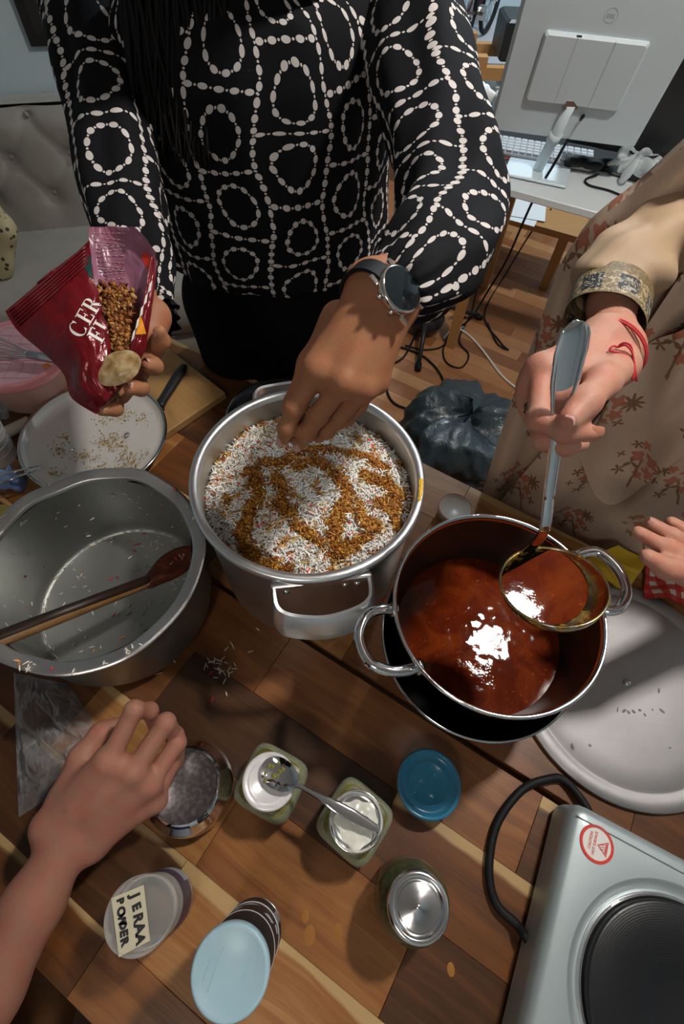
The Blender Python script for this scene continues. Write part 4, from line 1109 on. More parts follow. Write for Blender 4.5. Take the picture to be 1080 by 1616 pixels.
# ------------------------------------------------------------------ jars and tins along the front
def jar(name, c, label, glass, parts):
    t = thing(name, c, label, 'jar')
    for nm, mb, mt in parts: mb.build(nm, mt, t)
    return t
J1 = Vector((-.0705, .0385, TZ)); J2 = Vector((.0420, -.0078, TZ)); J3 = Vector((.1085, -.0920, TZ))
def sq(prof, c, rz, pw=5): return MB().lathe(prof, 64, c=c, pw=pw, rz=rz, close=False)
for c, rz, lab, nm in ((J1, math.radians(-27), 'square glass jar of green chutney with a closed white lid', 0), (J2, math.radians(-38), 'square glass jar of green chutney with an upturned lid of white curd', 1)):
    t = thing('chutney_jar', c, lab, 'jar')
    sq([(0, .0003), (.034, .0003), (.040, .004), (.0415, .010), (.0415, .050), (.039, .058), (.034, .064)], c, rz).build('glass', GLASSJ, t)
    MB().lathe([(.034, .064), (.0325, .067), (.0325, .074)], 48, c=c, close=False).build('neck', GLASSJ, t)
    m = MB(); m.lathe([(0, .003), (.033, .003), (.039, .008), (.0398, .045), (.037, .054), (.0325, .057), (0, .056)], 64, c=c, pw=5, rz=rz, close=False); m.build('chutney', RELISH, t)
    if nm == 0:
        m = MB().lathe([(.0342, .068), (.0348, .070), (.0348, .080), (.0335, .0825), (.030, .083), (.0285, .0815), (.0265, .0815), (.0250, .0828), (.024, .0815), (0, .0815)], 56, c=c, close=False)
        m.build('lid', Mat('white_lacquer_lid', (.80, .78, .79), .25, .15).m, t)
    else:
        m = MB().lathe([(0, .0745), (.0335, .0745), (.0348, .0765), (.0348, .0855), (.0338, .0865), (.0328, .0850), (.0322, .079), (.024, .0782), (0, .0782)], 56, c=c, close=False); m.build('lid', LIDINOX, t)
        m = MB()
        def curd(u, v):
            a = 2 * PI * u; r = (.0265 + .0025 * math.sin(3 * a) + .0015 * math.sin(8 * a + 2)) * v
            z = .0790 + .0040 * (1 - v ** 3) + .0016 * noise.noise(Vector((math.cos(a) * r * 120, math.sin(a) * r * 120, 4)))
            return c + Vector((r * math.cos(a), r * math.sin(a) - .002, z))
        m.grid(curd, 60, 16); m.build('curd', plain('white_curd', (.72, .72, .64), .25), t)
        m = MB()
        for k in range(5): m.lathe([(0, .0012), (.002, .0008), (.003, 0)], 7, c=c + Vector((.006 + .006 * rr.normal(), -.004 + .006 * rr.normal(), .0832)), sx=1.4, sy=.5, rz=rr.random() * 3, close=False)
        m.build('dark_seeds', plain('dark_seed', (.10, .09, .08), .5), t)['kind'] = 'stuff'
# teaspoon resting on the two lids
P0 = at(442, 1222, .843); P1 = at(485, 1247, .848); P2 = at(540, 1278, .850); P3 = at(598, 1310, .845)
t = thing('teaspoon', P1, 'steel teaspoon with green smears resting across the two chutney jar lids', 'spoon')
Xs = (P1 - P0).normalized(); Ys = Vector((0, 0, 1)).cross(Xs).normalized(); Zs = Xs.cross(Ys)
MS = Matrix(((Xs.x, Ys.x, Zs.x, P0.x), (Xs.y, Ys.y, Zs.y, P0.y), (Xs.z, Ys.z, Zs.z, P0.z), (0, 0, 0, 1)))
m = MB()
for off, rev in ((0, 0), (-.0013, 1)):
    def sb_(u, v):
        a = 2 * PI * u; rx, ry = .027, .0185; x = rx * v * math.cos(a); y = ry * v * math.sin(a) * (1 - .12 * math.cos(a))
        return Vector((x, y, -.0065 * (1 - v * v) + off))
    m.grid(sb_, 40, 10, MS)
m.build('spoon_bowl', CHROME, t)
hs = smooth_path([P0 + Xs * .024, P1, P1.lerp(P2, .5) + Vector((0, 0, .002)), P2, P3], 7); kk = len(hs)
MB().tube(hs, 1, 12, flat=(lerp_list([.005, .0032, .0034, .0048, .0068, .0075, .004], kk), lerp_list([.0012, .0016, .0015, .0013, .0012], kk)), updir=(0, 0, 1)).build('handle', CHROME, t)
m = MB()
for k in range(9):
    x, y = -.020 + abs(rr.normal()) * .010, rr.normal() * .007; z = -.0065 * (1 - (x / .027) ** 2 - (y / .0185) ** 2)
    if (x / .027) ** 2 + (y / .0185) ** 2 < .9: m.lathe([(0, .0015), (.0025, .001), (.0035, 0)], 8, M=MS @ Matrix.Translation((x, y, z)), sx=rr.uniform(.5, 1.3), close=False)
m.build('green_smear', plain('green_smear', (.17, .17, .035), .5), t)['kind'] = 'stuff'
# round jar with pickled olives and a chrome lid
t = thing('olive_jar', J3, 'tall round glass jar of dark olives with a chrome lid', 'jar')
OG = thin('olive_jar_glass', (.10, .11, .05), .04, .30).m
MB().lathe([(0, .0003), (.036, .0003), (.042, .005), (.0435, .014), (.0435, .070), (.041, .082), (.035, .090), (.0335, .094)], 64, c=J3, close=False).build('glass', OG, t)
MB().lathe([(.0345, .092), (.0352, .094), (.0355, .104), (.0345, .1075), (.031, .109), (.0285, .1085), (.0265, .1055), (.0250, .1045), (.0235, .1062), (.0225, .1068), (.0035, .1068), (.003, .1075), (0, .1078)], 72, c=J3, close=False).build('lid', CHROME if False else LIDINOX, t)
OLV = plain('dark_olive', (.030, .032, .016), .3); OLV2 = plain('black_olive', (.010, .009, .010), .25)
k = 0
for lay in range(4):
    for j in range(5):
        a = j * 2 * PI / 5 + lay * .6; r = .027 if lay < 3 else .026
        c = J3 + Vector((r * math.cos(a), r * math.sin(a), .016 + lay * .0185))
        MB().lathe([(.0, -.010), (.006, -.0085), (.0095, 0), (.006, .0085), (0, .010)], 10, c=c, sx=1, close=False).build('olive', OLV2 if (k % 4 == 1) else OLV, t); k += 1
# blue plastic tub
BT = Vector((.148, .0335, TZ))
t = thing('blue_tub', BT, 'small round tub with a translucent blue lid', 'tub')
MB().lathe([(0, .0003), (.032, .0003), (.035, .003), (.041, .029)], 48, c=BT, close=False).build('tub_body', BLUEP, t)
MB().lathe([(.0432, .024), (.0445, .028), (.0448, .033), (.0425, .0352), (.0395, .0345), (.0385, .0305), (.030, .0295), (.028, .0315), (.026, .0295), (0, .0295)], 64, c=BT, close=False).build('lid', BLUERIM, t)
m = MB()
for k in range(16):
    r, a = .006 + .022 * rr.random(), rr.random() * 2 * PI; m.lathe([(0, .0010), (.0008, .0008), (.0013, 0)], 7, c=BT + Vector((r * math.cos(a), r * math.sin(a), .0297)), close=False)
m.build('water_drops', clear('water_drop'), t)['kind'] = 'stuff'
# round steel tin
TC = Vector((-.1865, .0360, TZ))
t = thing('steel_tin', TC, 'round polished steel tin with a dull grey top by the moving hand', 'tin')
MB().lathe([(0, .0003), (.052, .0003), (.059, .006), (.0605, .016), (.0605, .026), (.057, .036), (.052, .041), (.0505, .046), (.047, .050), (.0445, .0515)], 80, c=TC).build('body', CHROME, t)
TOPM = Mat('dull_tin_top', (.17, .145, .15), .42, .6); _n = TOPM.noise(TOPM.geo(), 160, 4); TOPM.set(Base_Color=TOPM.mix(step(_n, .4, .75), (.13, .11, .115), (.26, .23, .235))); TOPM = TOPM.m
MB().lathe([(.0445, .0515), (.0430, .0500), (.0425, .0485), (0, .0485)], 64, c=TC, close=False).build('lid_top', TOPM, t)
# tall black canister with a pale blue lid
CC = Vector((-.0880, -.1255, TZ))
t = thing('canister', CC, 'tall black printed canister with a pale blue plastic lid', 'canister')
BLK = plain('black_carton', (.014, .013, .014), .5, spec=.25); GREYW = plain('pale_print', (.62, .64, .66), .5)
MB().lathe([(0, .0003), (.0345, .0003), (.0352, .002), (.0352, .180), (.0345, .182)], 56, c=CC).build('carton', BLK, t)
for z0, z1, nm in ((.0, .006, 'base_rim'), (.040, .048, 'white_band'), (.104, .108, 'white_band')): MB().lathe([(.0353, z0 + .0002), (.03565, z0 + .0004), (.03565, z1), (.0353, z1)], 56, c=CC, close=False).build(nm, GREYW if z0 > 0 else LIDINOX, t)
def patch(a0, a1, z0, z1, slant=0.0, r=.03545, n=10):
    m = MB(); m.grid(lambda u, v: CC + Vector((r * math.cos(a0 + (a1 - a0) * u + slant * v), r * math.sin(a0 + (a1 - a0) * u + slant * v), z0 + (z1 - z0) * v)), n, 3); return m
rad = math.radians
patch(rad(20), rad(38), .012, .046).build('barcode_patch', GREYW, t)
m = MB()
for k in range(7):
    q = patch(rad(21.5 + 2.3 * k), rad(22.6 + 2.3 * k), .014, .044, r=.0356, n=3); m.add(q.v, q.f)
m.build('barcode', INK, t)
for a, b, z0, z1, s_ in ((70, 96, .060, .066, .25), (30, 50, .074, .086, .1), (98, 112, .082, .090, .2), (12, 26, .060, .072, 0), (100, 122, .070, .076, .25), (128, 150, .075, .080, .2), (140, 165, .092, .100, -.2), (112, 130, .020, .024, .1)): patch(rad(a), rad(b), z0, z1, s_).build('printed_mark', GREYW, t)
m = MB().lathe([(.0362, .176), (.0372, .178), (.0374, .186), (.0362, .189), (.0340, .1898), (.0325, .1886), (0, .1886)], 64, c=CC, close=False); ld = m.build('lid', PALELID, t)
for k, (x, w, l) in enumerate(((-.014, .0012, .034), (-.022, .001, .016), (.016, .0008, .02))): MB().box(CC + Vector((x, .002, .1889)), (w, l, .0008), rz=-.35).build('lid_ridge', plain('pale_ridge', (.30, .48, .56), .4) if k == 0 else bpy.data.materials['pale_ridge'], ld, False)

# ---- lettering helper: a flat text mesh whose outline is mapped by fn(x, y)
def text_mesh(txt, fn, name, mat, parent, size=1.0, shear=0.0, jitter=None, sx=1.0, offset=0.0):
    cu = bpy.data.curves.new(name + '_curve', 'FONT'); cu.body = txt; cu.size = size; cu.shear = shear; cu.align_x = 'LEFT'; cu.offset = offset; cu.resolution_u = 3
    tmp = bpy.data.objects.new('tmp_text', cu); COL.objects.link(tmp)
    dg = bpy.context.evaluated_depsgraph_get(); me = bpy.data.meshes.new_from_object(tmp.evaluated_get(dg))
    bpy.data.objects.remove(tmp, do_unlink=True); bpy.data.curves.remove(cu)
    for v in me.vertices: v.co = fn(v.co.x * sx, v.co.y)
    me.name = name; me.update()
    return link_mesh(name, me, mat, parent, False)
# clear spice jar with a hand-written paper label
SP = Vector((-.2020, -.0905, TZ))
t = thing('spice_jar', SP, 'clear plastic jar with a handwritten paper label on its lid', 'jar')
MB().lathe([(0, .0003), (.031, .0003), (.034, .004), (.034, .078), (.0325, .083), (.0325, .098)], 56, c=SP, close=False).build('jar_wall', CLEARJ, t)
NAVY = Mat('navy_label', (.022, .020, .085), .35).m
MB().lathe([(.0342, .016), (.0343, .017), (.0343, .058), (.0342, .059)], 56, c=SP, close=False).build('navy_label', NAVY, t)
def sp_patch(a0, a1, fz):
    m = MB(); m.grid(lambda u, v: SP + Vector((.0345 * math.cos(a0 + (a1 - a0) * u), .0345 * math.sin(a0 + (a1 - a0) * u), fz(u, v))), 16, 4); return m
sp_patch(rad(40), rad(150), lambda u, v: .006 + v * (.022 + .010 * abs(u - .5))).build('pale_label', plain('pale_blue_label', (.33, .38, .48), .4), t)
MB().lathe([(0, .002), (.031, .002), (.0325, .005), (.0325, .018), (0, .020)], 40, c=SP, close=False).build('spice', plain('brown_spice', (.16, .09, .05), .8), t)['kind'] = 'stuff'
m = MB()
for z in (.086, .091, .096): m.tube([SP + Vector((.0333 * math.cos(a), .0333 * math.sin(a), z)) for a in np.linspace(0, 2 * PI, 41)], .0009, 6, cap=False)
m.build('screw_thread', CLEARLID, t)
MB().lathe([(.0358, .096), (.0365, .098), (.0365, .118), (.0352, .1225), (.0325, .1235), (.031, .1215), (0, .1215)], 56, c=SP, close=False).build('lid', CLEARLID, t)
# paper label: reads along the photograph's downward direction
pa = at(222, 1402, SP.z + .1225); pb = at(232, 1480, SP.z + .1225); pd = at(180, 1424, SP.z + .1225)
ex_ = (pb - pa); lw = ex_.length; ex_.normalize(); ey_ = Vector((0, 0, 1)).cross(ex_).normalized()
pc = at(207, 1452, SP.z + .1225)
W2, H2 = .0265, .0175
m = MB()
m.add([pc + ex_ * a * W2 + ey_ * b * H2 + Vector((0, 0, z)) for z in (0, .0005) for a, b in ((-1, -1), (1, -.92), (.92, .95), (-1, 1))], [(3, 2, 1, 0), (4, 5, 6, 7), (0, 1, 5, 4), (1, 2, 6, 5), (2, 3, 7, 6), (3, 0, 4, 7)])
lab = m.build('paper_label', plain('cream_paper', (.56, .51, .37), .75), t, False)
def write(txt, x0, y0, h, jit):
    x = x0
    for i, ch in enumerate(txt):
        s_ = h * (1 + jit[i % len(jit)] * .12); dy_ = jit[(i + 1) % len(jit)] * .0006; rt_ = jit[(i + 2) % len(jit)] * .12
        def fn(a, b, x=x, s_=s_, dy_=dy_, rt_=rt_):
            a2 = a * math.cos(rt_) - b * math.sin(rt_); b2 = a * math.sin(rt_) + b * math.cos(rt_)
            return pc + ex_ * (x + a2) + ey_ * (y0 + dy_ + b2) + Vector((0, 0, .0009))
        text_mesh(ch, fn, 'handwritten_letter', INK, lab, size=s_, offset=.00075)
        x += h * .70
write('JERAA', -.0215, .0030, .0130, (.6, -.5, .2, .8, -.3))
write('POWDER', -.0230, -.0120, .0102, (-.4, .7, .1, -.8, .5, .3))

# ------------------------------------------------------------------ electric hotplate
HA = math.atan2(-.47, .88); h1 = Vector((math.cos(HA), math.sin(HA), 0)); h2 = Vector((math.sin(HA), -math.cos(HA), 0))   # right along the back edge, towards the camera
HO = Vector((.3335, .0085, TZ))
def HP(a, b, z): return HO + h1 * a + h2 * b + Vector((0, 0, z))
t = thing('hotplate', HP(.14, .13, 0), 'silver electric hotplate with one black iron plate at the right front corner', 'hotplate')
def rbox(a0, a1, b0, b1, prof, rc, seg=8):
    """rounded-rectangle loft: prof of (inset, z)"""
    V = []; F = []; n = 0
    for ins, z in prof:
        r = max(rc - ins, .0015); A0, A1, B0, B1 = a0 + ins, a1 - ins, b0 + ins, b1 - ins; loop = []
        for (ca, cb, st) in ((A1 - r, B1 - r, 0), (A0 + r, B1 - r, 1), (A0 + r, B0 + r, 2), (A1 - r, B0 + r, 3)):
            for k in range(seg):
                q = PI / 2 * (st + k / (seg - 1)); loop.append((ca + r * math.cos(q), cb + r * math.sin(q)))
        full = []
        for k, p in enumerate(loop):
            e = loop[(k + 1) % len(loop)]; full.append(p)
            if k % seg == seg - 1:
                for w in range(1, 20): full.append((p[0] + (e[0] - p[0]) * w / 20, p[1] + (e[1] - p[1]) * w / 20))
        n = len(full); V += [HP(p[0], p[1], z) for p in full]
    for i in range(len(prof) - 1):
        for k in range(n):
            j = (k + 1) % n; F.append((i * n + k, (i + 1) * n + k, (i + 1) * n + j, i * n + j))
    return V, F, n
BCt = Vector((.3960, -.1990, 0)); ba = (BCt - HO).dot(h1); bb_ = (BCt - HO).dot(h2)
# upper shell with a round opening
prof = [(-.003, .012), (-.002, .05), (.0, .062), (.004, .068), (.010, .0705)]
V, F, n = rbox(-.0, .285, 0, .285, prof, .018)
m = MB(); m.add(V, F)
ringn = n; base = len(m.v) - n
hole = [HP(ba + .124 * math.cos(q), bb_ + .124 * math.sin(q), .0705) for q in [2 * PI * k / n for k in range(n)]]
outer = m.v[base:]
def angof(p): return math.atan2((p - HO).dot(h2) - bb_, (p - HO).dot(h1) - ba)
hole = [HP(ba + .124 * math.cos(angof(p)), bb_ + .124 * math.sin(angof(p)), .0705) for p in outer]
b0_ = len(m.v); m.v += hole
for k in range(n): j = (k + 1) % n; m.f.append((base + k, b0_ + k, b0_ + j, base + j))
n_top = len(m.v)
m.build('shell', SILVERP, t, sharp=35)
MB().lathe([(.124, .0705), (.1215, .0695), (.1165, .063), (.113, .0605), (.111, .061)], 96, c=Vector((BCt.x, BCt.y, TZ)), close=False).build('recess_wall', SILVERP, t)
MB().lathe([(.111, .061), (.1085, .0665), (.107, .0675), (.1045, .066), (.103, .063)], 96, c=Vector((BCt.x, BCt.y, TZ)), close=False).build('chrome_ring', CHROME, t)
MB().lathe([(.1035, .058), (.1035, .0735), (.1025, .0755), (.1005, .0762), (.036, .0762), (.034, .0750), (.030, .0742), (0, .0742)], 96, c=Vector((BCt.x, BCt.y, TZ)), close=False).build('iron_plate', PLATE, t, loc=Vector((BCt.x, BCt.y, TZ)))
MB().box(HP(.1425, .1425, .006), (.27, .27, .012), rz=HA, bev=.003).build('bottom_tray', BLACKP, t, False)
for a in (.03, .255):
    for b in (.03, .255): pass
MB().tube([HP(.004, .0165, .0712), HP(.262, .0165, .0712)], .0007, 6).build('top_groove', plain('groove_grey', (.16, .18, .19), .6), t)
kn = HP(.145, .290, .038); MB().tube([kn, kn + h2 * .018], .019, 24).build('control_knob', BLACKP, t)
# warning sticker
st = at(942, 1332, TZ + .0708); st.z = TZ + .0708
sd = thing('dummy', st, None, None); bpy.data.objects.remove(sd, do_unlink=True)
stk = MB().lathe([(0, .0005), (.0205, .0005), (.0207, 0)], 48, c=st, close=False).build('warning_sticker', plain('sticker_white', (.70, .68, .66), .45), t, False)
MB().lathe([(.0178, .0006), (.0178, .0009), (.0212, .0009), (.0214, 0)], 48, c=st, close=False).build('red_ring', RED, stk, False)
tx = -h2; ty = -h1                                     # text runs away from the camera, its top towards the left edge
def stf(x, y): return st + tx * x + ty * y + Vector((0, 0, .0009))
text_mesh('CAUTION:', lambda x, y: stf(x - .0094, y + .0068), 'sticker_text', RED, stk, size=.0048, sx=.92, offset=.00008)
text_mesh('HOT SURFACE', lambda x, y: stf(x - .0135, y + .0012), 'sticker_text', RED, stk, size=.0046, sx=.90, offset=.00008)
def tri_ring(pts, w):
    c = sum((Vector((*p, 0)) for p in pts), Vector()) / 3; m = MB()
    inn = [Vector((*p, 0)).lerp(c, w) for p in pts]
    V = [stf(*p) for p in pts] + [stf(p.x, p.y) for p in inn]
    for i in range(3): j = (i + 1) % 3; m.f.append((i, j, 3 + j, 3 + i))
    m.v = V; return m
tri_ring([(-.0095, -.0135), (.0085, -.0135), (-.0005, -.0005)], .22).build('warning_triangle', RED, stk, False)
m = MB()
for k in range(3):
    pts = [stf(-.0032 + .0026 * k + .0006 * math.sin(q * 6), -.0098 + .0055 * q) for q in np.linspace(0, 1, 7)]; m.tube(pts, .00032, 5)
m.add([stf(-.0062, -.0122), stf(.0052, -.0122), stf(.0052, -.0106), stf(-.0062, -.0106)], [(0, 1, 2, 3)]); m.build('heat_symbol', RED, stk, False)
pts = [HP(.040, .006, .022), HP(.038, -.012, .014), at(893, 1233, TZ + .0068), at(868, 1229, TZ + .0068), at(825, 1246, TZ + .0072), at(785, 1300, TZ + .0068), at(772, 1370, TZ + .0068), at(783, 1425, TZ + .0075), at(815, 1458, TZ + .012), HP(-.004, .165, .022), HP(.006, .17, .024)]
MB().tube(smooth_path(pts, 9), .0058, 12).build('power_cord', RUBBER, t)

# ---- bits at the back right of the table
c = at(714, 812, TZ); c.z = TZ
t = thing('white_tub', c, 'small pale tub with a reddish rim between the rice pot and the curry pot', 'tub')
MB().lathe([(0, .0004), (.026, .0004), (.029, .004), (.030, .020), (.0325, .022), (.0325, .025), (.030, .026), (.028, .023), (0, .022)], 48, c=c, close=False).build('tub_body', plain('pale_translucent_plastic', (.52, .46, .40), .35), t)
MB().lathe([(.0315, .0255), (.0318, .0268), (.0305, .0268), (.0302, .0255)], 48, c=c, close=False).build('red_rim', plain('dull_red_rim', (.42, .10, .06), .5), t)
def cloth_heap(name, label, cat, corner_pts, mat, zf, nu=36, nv=28, th=.004):
    P = corner_pts
    def top(u, v):
        p = (P[0] * (1 - u) + P[1] * u) * (1 - v) + (P[3] * (1 - u) + P[2] * u) * v
        return Vector((p.x, p.y, TZ + zf(u, v)))
    m = MB(); m.grid(top, nu, nv); k = len(m.v); m.grid(lambda u, v: top(u, v) - Vector((0, 0, min(th, zf(u, v) - .0003))), nu, nv)
    me = from_np(m.v, m.f, name); uvl = me.uv_layers.new(name='UVMap')
    for poly in me.polygons:
        for li in poly.loop_indices:
            vi = me.loops[li].vertex_index % (nu * nv); uvl.data[li].uv = ((vi % nu) / (nu - 1), (vi // nu) / (nv - 1))
    ctr_ = top(.5, .5); ctr_.z = TZ
    return tag(link_mesh(name, me, mat, None, True, loc=ctr_), label, cat)
YEL = plain('yellow_cloth', (.55, .36, .02), .7)
cloth_heap('yellow_cloth', 'folded yellow cloth tucked behind the curry pot handle', 'cloth', [at(905, 893, TZ), at(968, 868, TZ), at(1012, 890, TZ), at(985, 940, TZ)], YEL, lambda u, v: .014 + .008 * math.sin(u * 5 + 1) * math.sin(v * 4) + .006 * (u > .55))
CHK = Mat('checked_cloth', (.6, .1, .08), .75); _tc = CHK.nt.nodes.new('ShaderNodeTexCoord'); _u, _v, _ = CHK.sep(_tc.outputs['UV'])
_a = (xfrac(_u * 5.0) < .5); _b = (xfrac(_v * 4.5) < .5); _s = _a + _b
CHK.set(Base_Color=CHK.mix((_s > 1.5), CHK.mix((_s > .5), (.66, .60, .56), (.52, .07, .055)), (.46, .025, .022))); CHK = CHK.m
cloth_heap('checked_napkin', 'red and white checked napkin crumpled beside the yellow cloth', 'napkin', [at(1008, 885, TZ), at(1100, 870, TZ), at(1135, 965, TZ), at(1012, 948, TZ)], CHK, lambda u, v: .016 + .006 * math.sin(u * 7) * math.cos(v * 6) + .005 * math.sin(u * 13 + v * 5))

# ------------------------------------------------------------------ things at the back left of the table
BA = math.atan2(-.69, .725); b1 = Vector((math.cos(BA), math.sin(BA), 0)); b2 = Vector((math.sin(BA), -math.cos(BA), 0))
BO = Vector((-.379, .961, TZ)); BO = BO - b1 * .0 ; BO2 = BO + b2 * .16 + b1 * .118
o = MB().box((0, 0, .010), (.238, .30, .0195), bev=.002).build('cutting_board', BOARDW, None, False)
o.location = BO2 + Vector((0, 0, .0003)) + b2 * -.002; o.rotation_euler = (0, 0, BA); o['tone'] = .55; o['seed'] = .4
tag(o, 'wooden cutting board lying at the back left of the table', 'cutting board')
items = []
for i in range(26):
    p = at(*[(200, 610), (208, 600), (262, 652), (215, 598), (320, 602), (218, 620), (228, 590)][i % 7], TZ + .0215) + Vector((rr.normal() * .008, rr.normal() * .008, 0))
    items.append((p, (rr.normal(), rr.normal(), 0), rr.uniform(.002, .005), .0009, (.16, .13, .03)))
bits('herb_crumbs', items, GRAIN, None, 'small brown and green crumbs on the cutting board', 'crumbs', loc=at(215, 605, TZ + .02))
ka, kb_ = at(291, 577, TZ + .0295), at(251, 641, TZ + .0288); kd = (kb_ - ka).normalized()
t = thing('kitchen_knife', ka.lerp(kb_, .5), 'black handled kitchen knife lying on the cutting board', 'knife')
hs = smooth_path([ka, ka.lerp(kb_, .3), ka.lerp(kb_, .7), kb_], 6); kk = len(hs)
MB().tube(hs, 1, 12, flat=(lerp_list([.007, .012, .0115, .010, .012], kk), lerp_list([.006, .0085, .008, .008], kk)), updir=(0, 0, 1)).build('handle', BLACKP, t)
sdv = kd.cross(Vector((0, 0, 1))); kt = kb_ + kd * .10; m = MB()
V = [kb_ + sdv * .013, kb_ - sdv * .012, kt - sdv * .006, kb_ + kd * .075 + sdv * .012]
m.add([v + Vector((0, 0, dz)) for dz in (-.0008, .0008) for v in [q - Vector((0, 0, .0055)) for q in V]], [(3, 2, 1, 0), (4, 5, 6, 7), (0, 1, 5, 4), (1, 2, 6, 5), (2, 3, 7, 6), (3, 0, 4, 7)])
m.build('blade', plain('dark_blade', (.05, .05, .055), .3, metal=.8), t, False)
# upturned steel lid, crumbs of masala on it
VL = at(151, 690, TZ + .040); VL.z = TZ + .034
tilt = Matrix.Translation(VL) @ Matrix.Rotation(math.radians(2), 4, Vector((.8, .6, 0)))
t = thing('upturned_lid', VL, 'upturned steel lid dusted with yellow spice, in front of the cutting board', 'lid')
MB().lathe([(0, 0), (.120, .002), (.130, .006), (.1345, .012), (.139, .0135), (.1395, .0155), (.137, .017), (.1335, .0155), (.1305, .0100), (.125, .0055), (.118, .004), (0, .0025)], 96, M=tilt, close=False).build('lid_plate', Mat('spiced_steel_lid', (.66, .63, .60), .40, .35).m, t)
MB().lathe([(.1345, .0122), (.139, .0137), (.1397, .0156), (.137, .0173), (.1333, .0157)], 96, M=tilt).build('rolled_edge', STEEL, t)
for px, py in ((115, 709), (201, 687)):
    p = at(px, py, VL.z + .004); MB().lathe([(0, .006), (.004, .0052), (.0062, .0025), (.0066, 0)], 16, c=p, close=False).build('rivet', CHROME, t)
items = []
clus = [(83, 667), (95, 665), (100, 692), (92, 712), (130, 720), (140, 722), (165, 738), (90, 748), (160, 665), (190, 660), (195, 650), (175, 690), (200, 720), (215, 730), (205, 740), (185, 705), (225, 660), (165, 700), (240, 717)]
for i in range(760):
    cx_, cy_ = clus[rr.integers(len(clus))]; p = at(cx_ + rr.normal() * 9, cy_ + rr.normal() * 5, VL.z + .004)
    if (p - VL).xy.length < .117: items.append((p + Vector((0, 0, .0012)), (rr.normal(), rr.normal(), 0), rr.uniform(.0015, .006), rr.uniform(.0006, .0011), ((.50, .30, .03), (.40, .22, .025), (.56, .36, .08), (.30, .15, .02))[rr.integers(4)]))
bits('spice_crumbs', items, GRAIN, None, 'yellow brown spice crumbs scattered on the upturned steel lid', 'crumbs', loc=VL + Vector((0, 0, .004)))
# pink tub with a whisk on it
PT = Vector((-.612, .800, TZ + .0204))
t = thing('pink_tub', PT, 'pink plastic food tub with a pink lid at the left edge of the table', 'tub')
MB().lathe([(0, .0004), (.075, .0004), (.080, .006), (.094, .080), (.096, .086)], 64, c=PT, close=False).build('tub_body', thin('pink_tub_wall', (.72, .42, .36), .25, .6).m, t)
MB().lathe([(.098, .080), (.1005, .083), (.1015, .096), (.0985, .101), (.094, .1015), (.091, .0985), (.089, .0975)], 64, c=PT, close=False).build('lid_rim', PINKP, t)
MB().lathe([(.089, .0975), (.086, .0965), (0, .0965)], 64, c=PT, close=False).build('lid_top', plain('pink_lid_top', (.72, .40, .44), .35), t)
m = MB()
for k in range(-3, 4): m.box(PT + Vector((k * .024, 0, .0967)), (.001, .15, .0008), rz=0); m.box(PT + Vector((0, k * .024, .0967)), (.15, .001, .0008))
m.build('lid_grid', plain('pink_grid', (.62, .30, .35), .4), t, False)
MB().lathe([(0, .002), (.004, .0015), (.006, 0)], 10, c=at(73, 577, TZ + .1175), sx=1.4, close=False).build('orange_crumb', plain('orange_crumb', (.75, .22, .03), .5), t)
wa, wb = at(97, 569, TZ + .130), at(45, 560, TZ + .132); wd = (wb - wa).normalized(); ws = Vector((0, 0, 1)).cross(wd).normalized()
t = thing('whisk', wa.lerp(wb, .5), 'steel balloon whisk lying on the pink tub', 'whisk')
MB().tube([wa + (wa - wb) * .5, wa, wb], [.0075, .0085, .0085], 14).build('handle', STEEL, t)
for k in range(6):
    a = PI * k / 6; off = ws * math.cos(a) + Vector((0, 0, 1)) * math.sin(a)
    pts = [wb + wd * x + off * y * 1.0 for x, y in ((0, .005), (.03, .014), (.065, .024), (.095, .023), (.113, .010), (.116, 0), (.113, -.010), (.095, -.023), (.065, -.024), (.03, -.014), (0, -.005))]
    pts = [Vector((p.x, p.y, max(p.z, TZ + .1235))) for p in pts]
    MB().tube(smooth_path(pts, 5), .0009, 6).build('wire_loop', STEEL, t)
a_, b__ = at(-25, 700, TZ + .0125), at(48, 664, TZ + .0125)
t = thing('rolling_pin', a_.lerp(b__, .5), 'white rolling pin end poking from under the upturned lid', 'rolling pin')
MB().tube([a_, a_.lerp(b__, .02), a_.lerp(b__, .98), b__], [.010, .012, .012, .010], 20).build('roller', plain('ivory', (.58, .54, .46), .5), t)
def crumple(c, size, n, seed, h, name, mat, label, cat, squash=.5):
    q = np.random.default_rng(seed); s = SDF()
    for k in range(n):
        d = q.normal(size=3) * np.array(size) * .42; d[2] = abs(d[2]) * squash
        ang = Euler((q.random() * 3, q.random() * 3, q.random() * 3)).to_matrix()
        s.ell(np.array(c) + d, np.array((.55, .35, .18)) * min(size) * q.uniform(.7, 1.3), np.array(ang), k=.006)
    V, F = s.mesh(h); V[:, 2] = np.maximum(V[:, 2], c[2]); 
    o = link_mesh(name, np_mesh(V, F, name), mat, None, True, loc=Vector(c)); return tag(o, label, cat)
crumple(at(0, 655, TZ + .001), (.045, .035, .06), 16, 5, .004, 'plastic_bag', FILM, 'crumpled clear plastic bag behind the rolling pin at the left edge', 'bag', 1.0)
c = at(2, 722, TZ); c.z = TZ
t = thing('clear_cup', c, 'clear plastic cup at the left edge in front of the rolling pin', 'cup')
MB().lathe([(0, .001), (.030, .001), (.032, .004), (.040, .075), (.042, .078), (.040, .080)], 48, c=c, close=False).build('cup_wall', CLEARJ, t)
m = MB()
for z in (.03, .05, .065): m.tube([c + Vector(((.032 + .1 * z + .001) * math.cos(a), (.032 + .1 * z + .001) * math.sin(a), z)) for a in np.linspace(0, 2 * PI, 33)], .0008, 5, cap=False)
m.build('rings', CLEARLID, t)
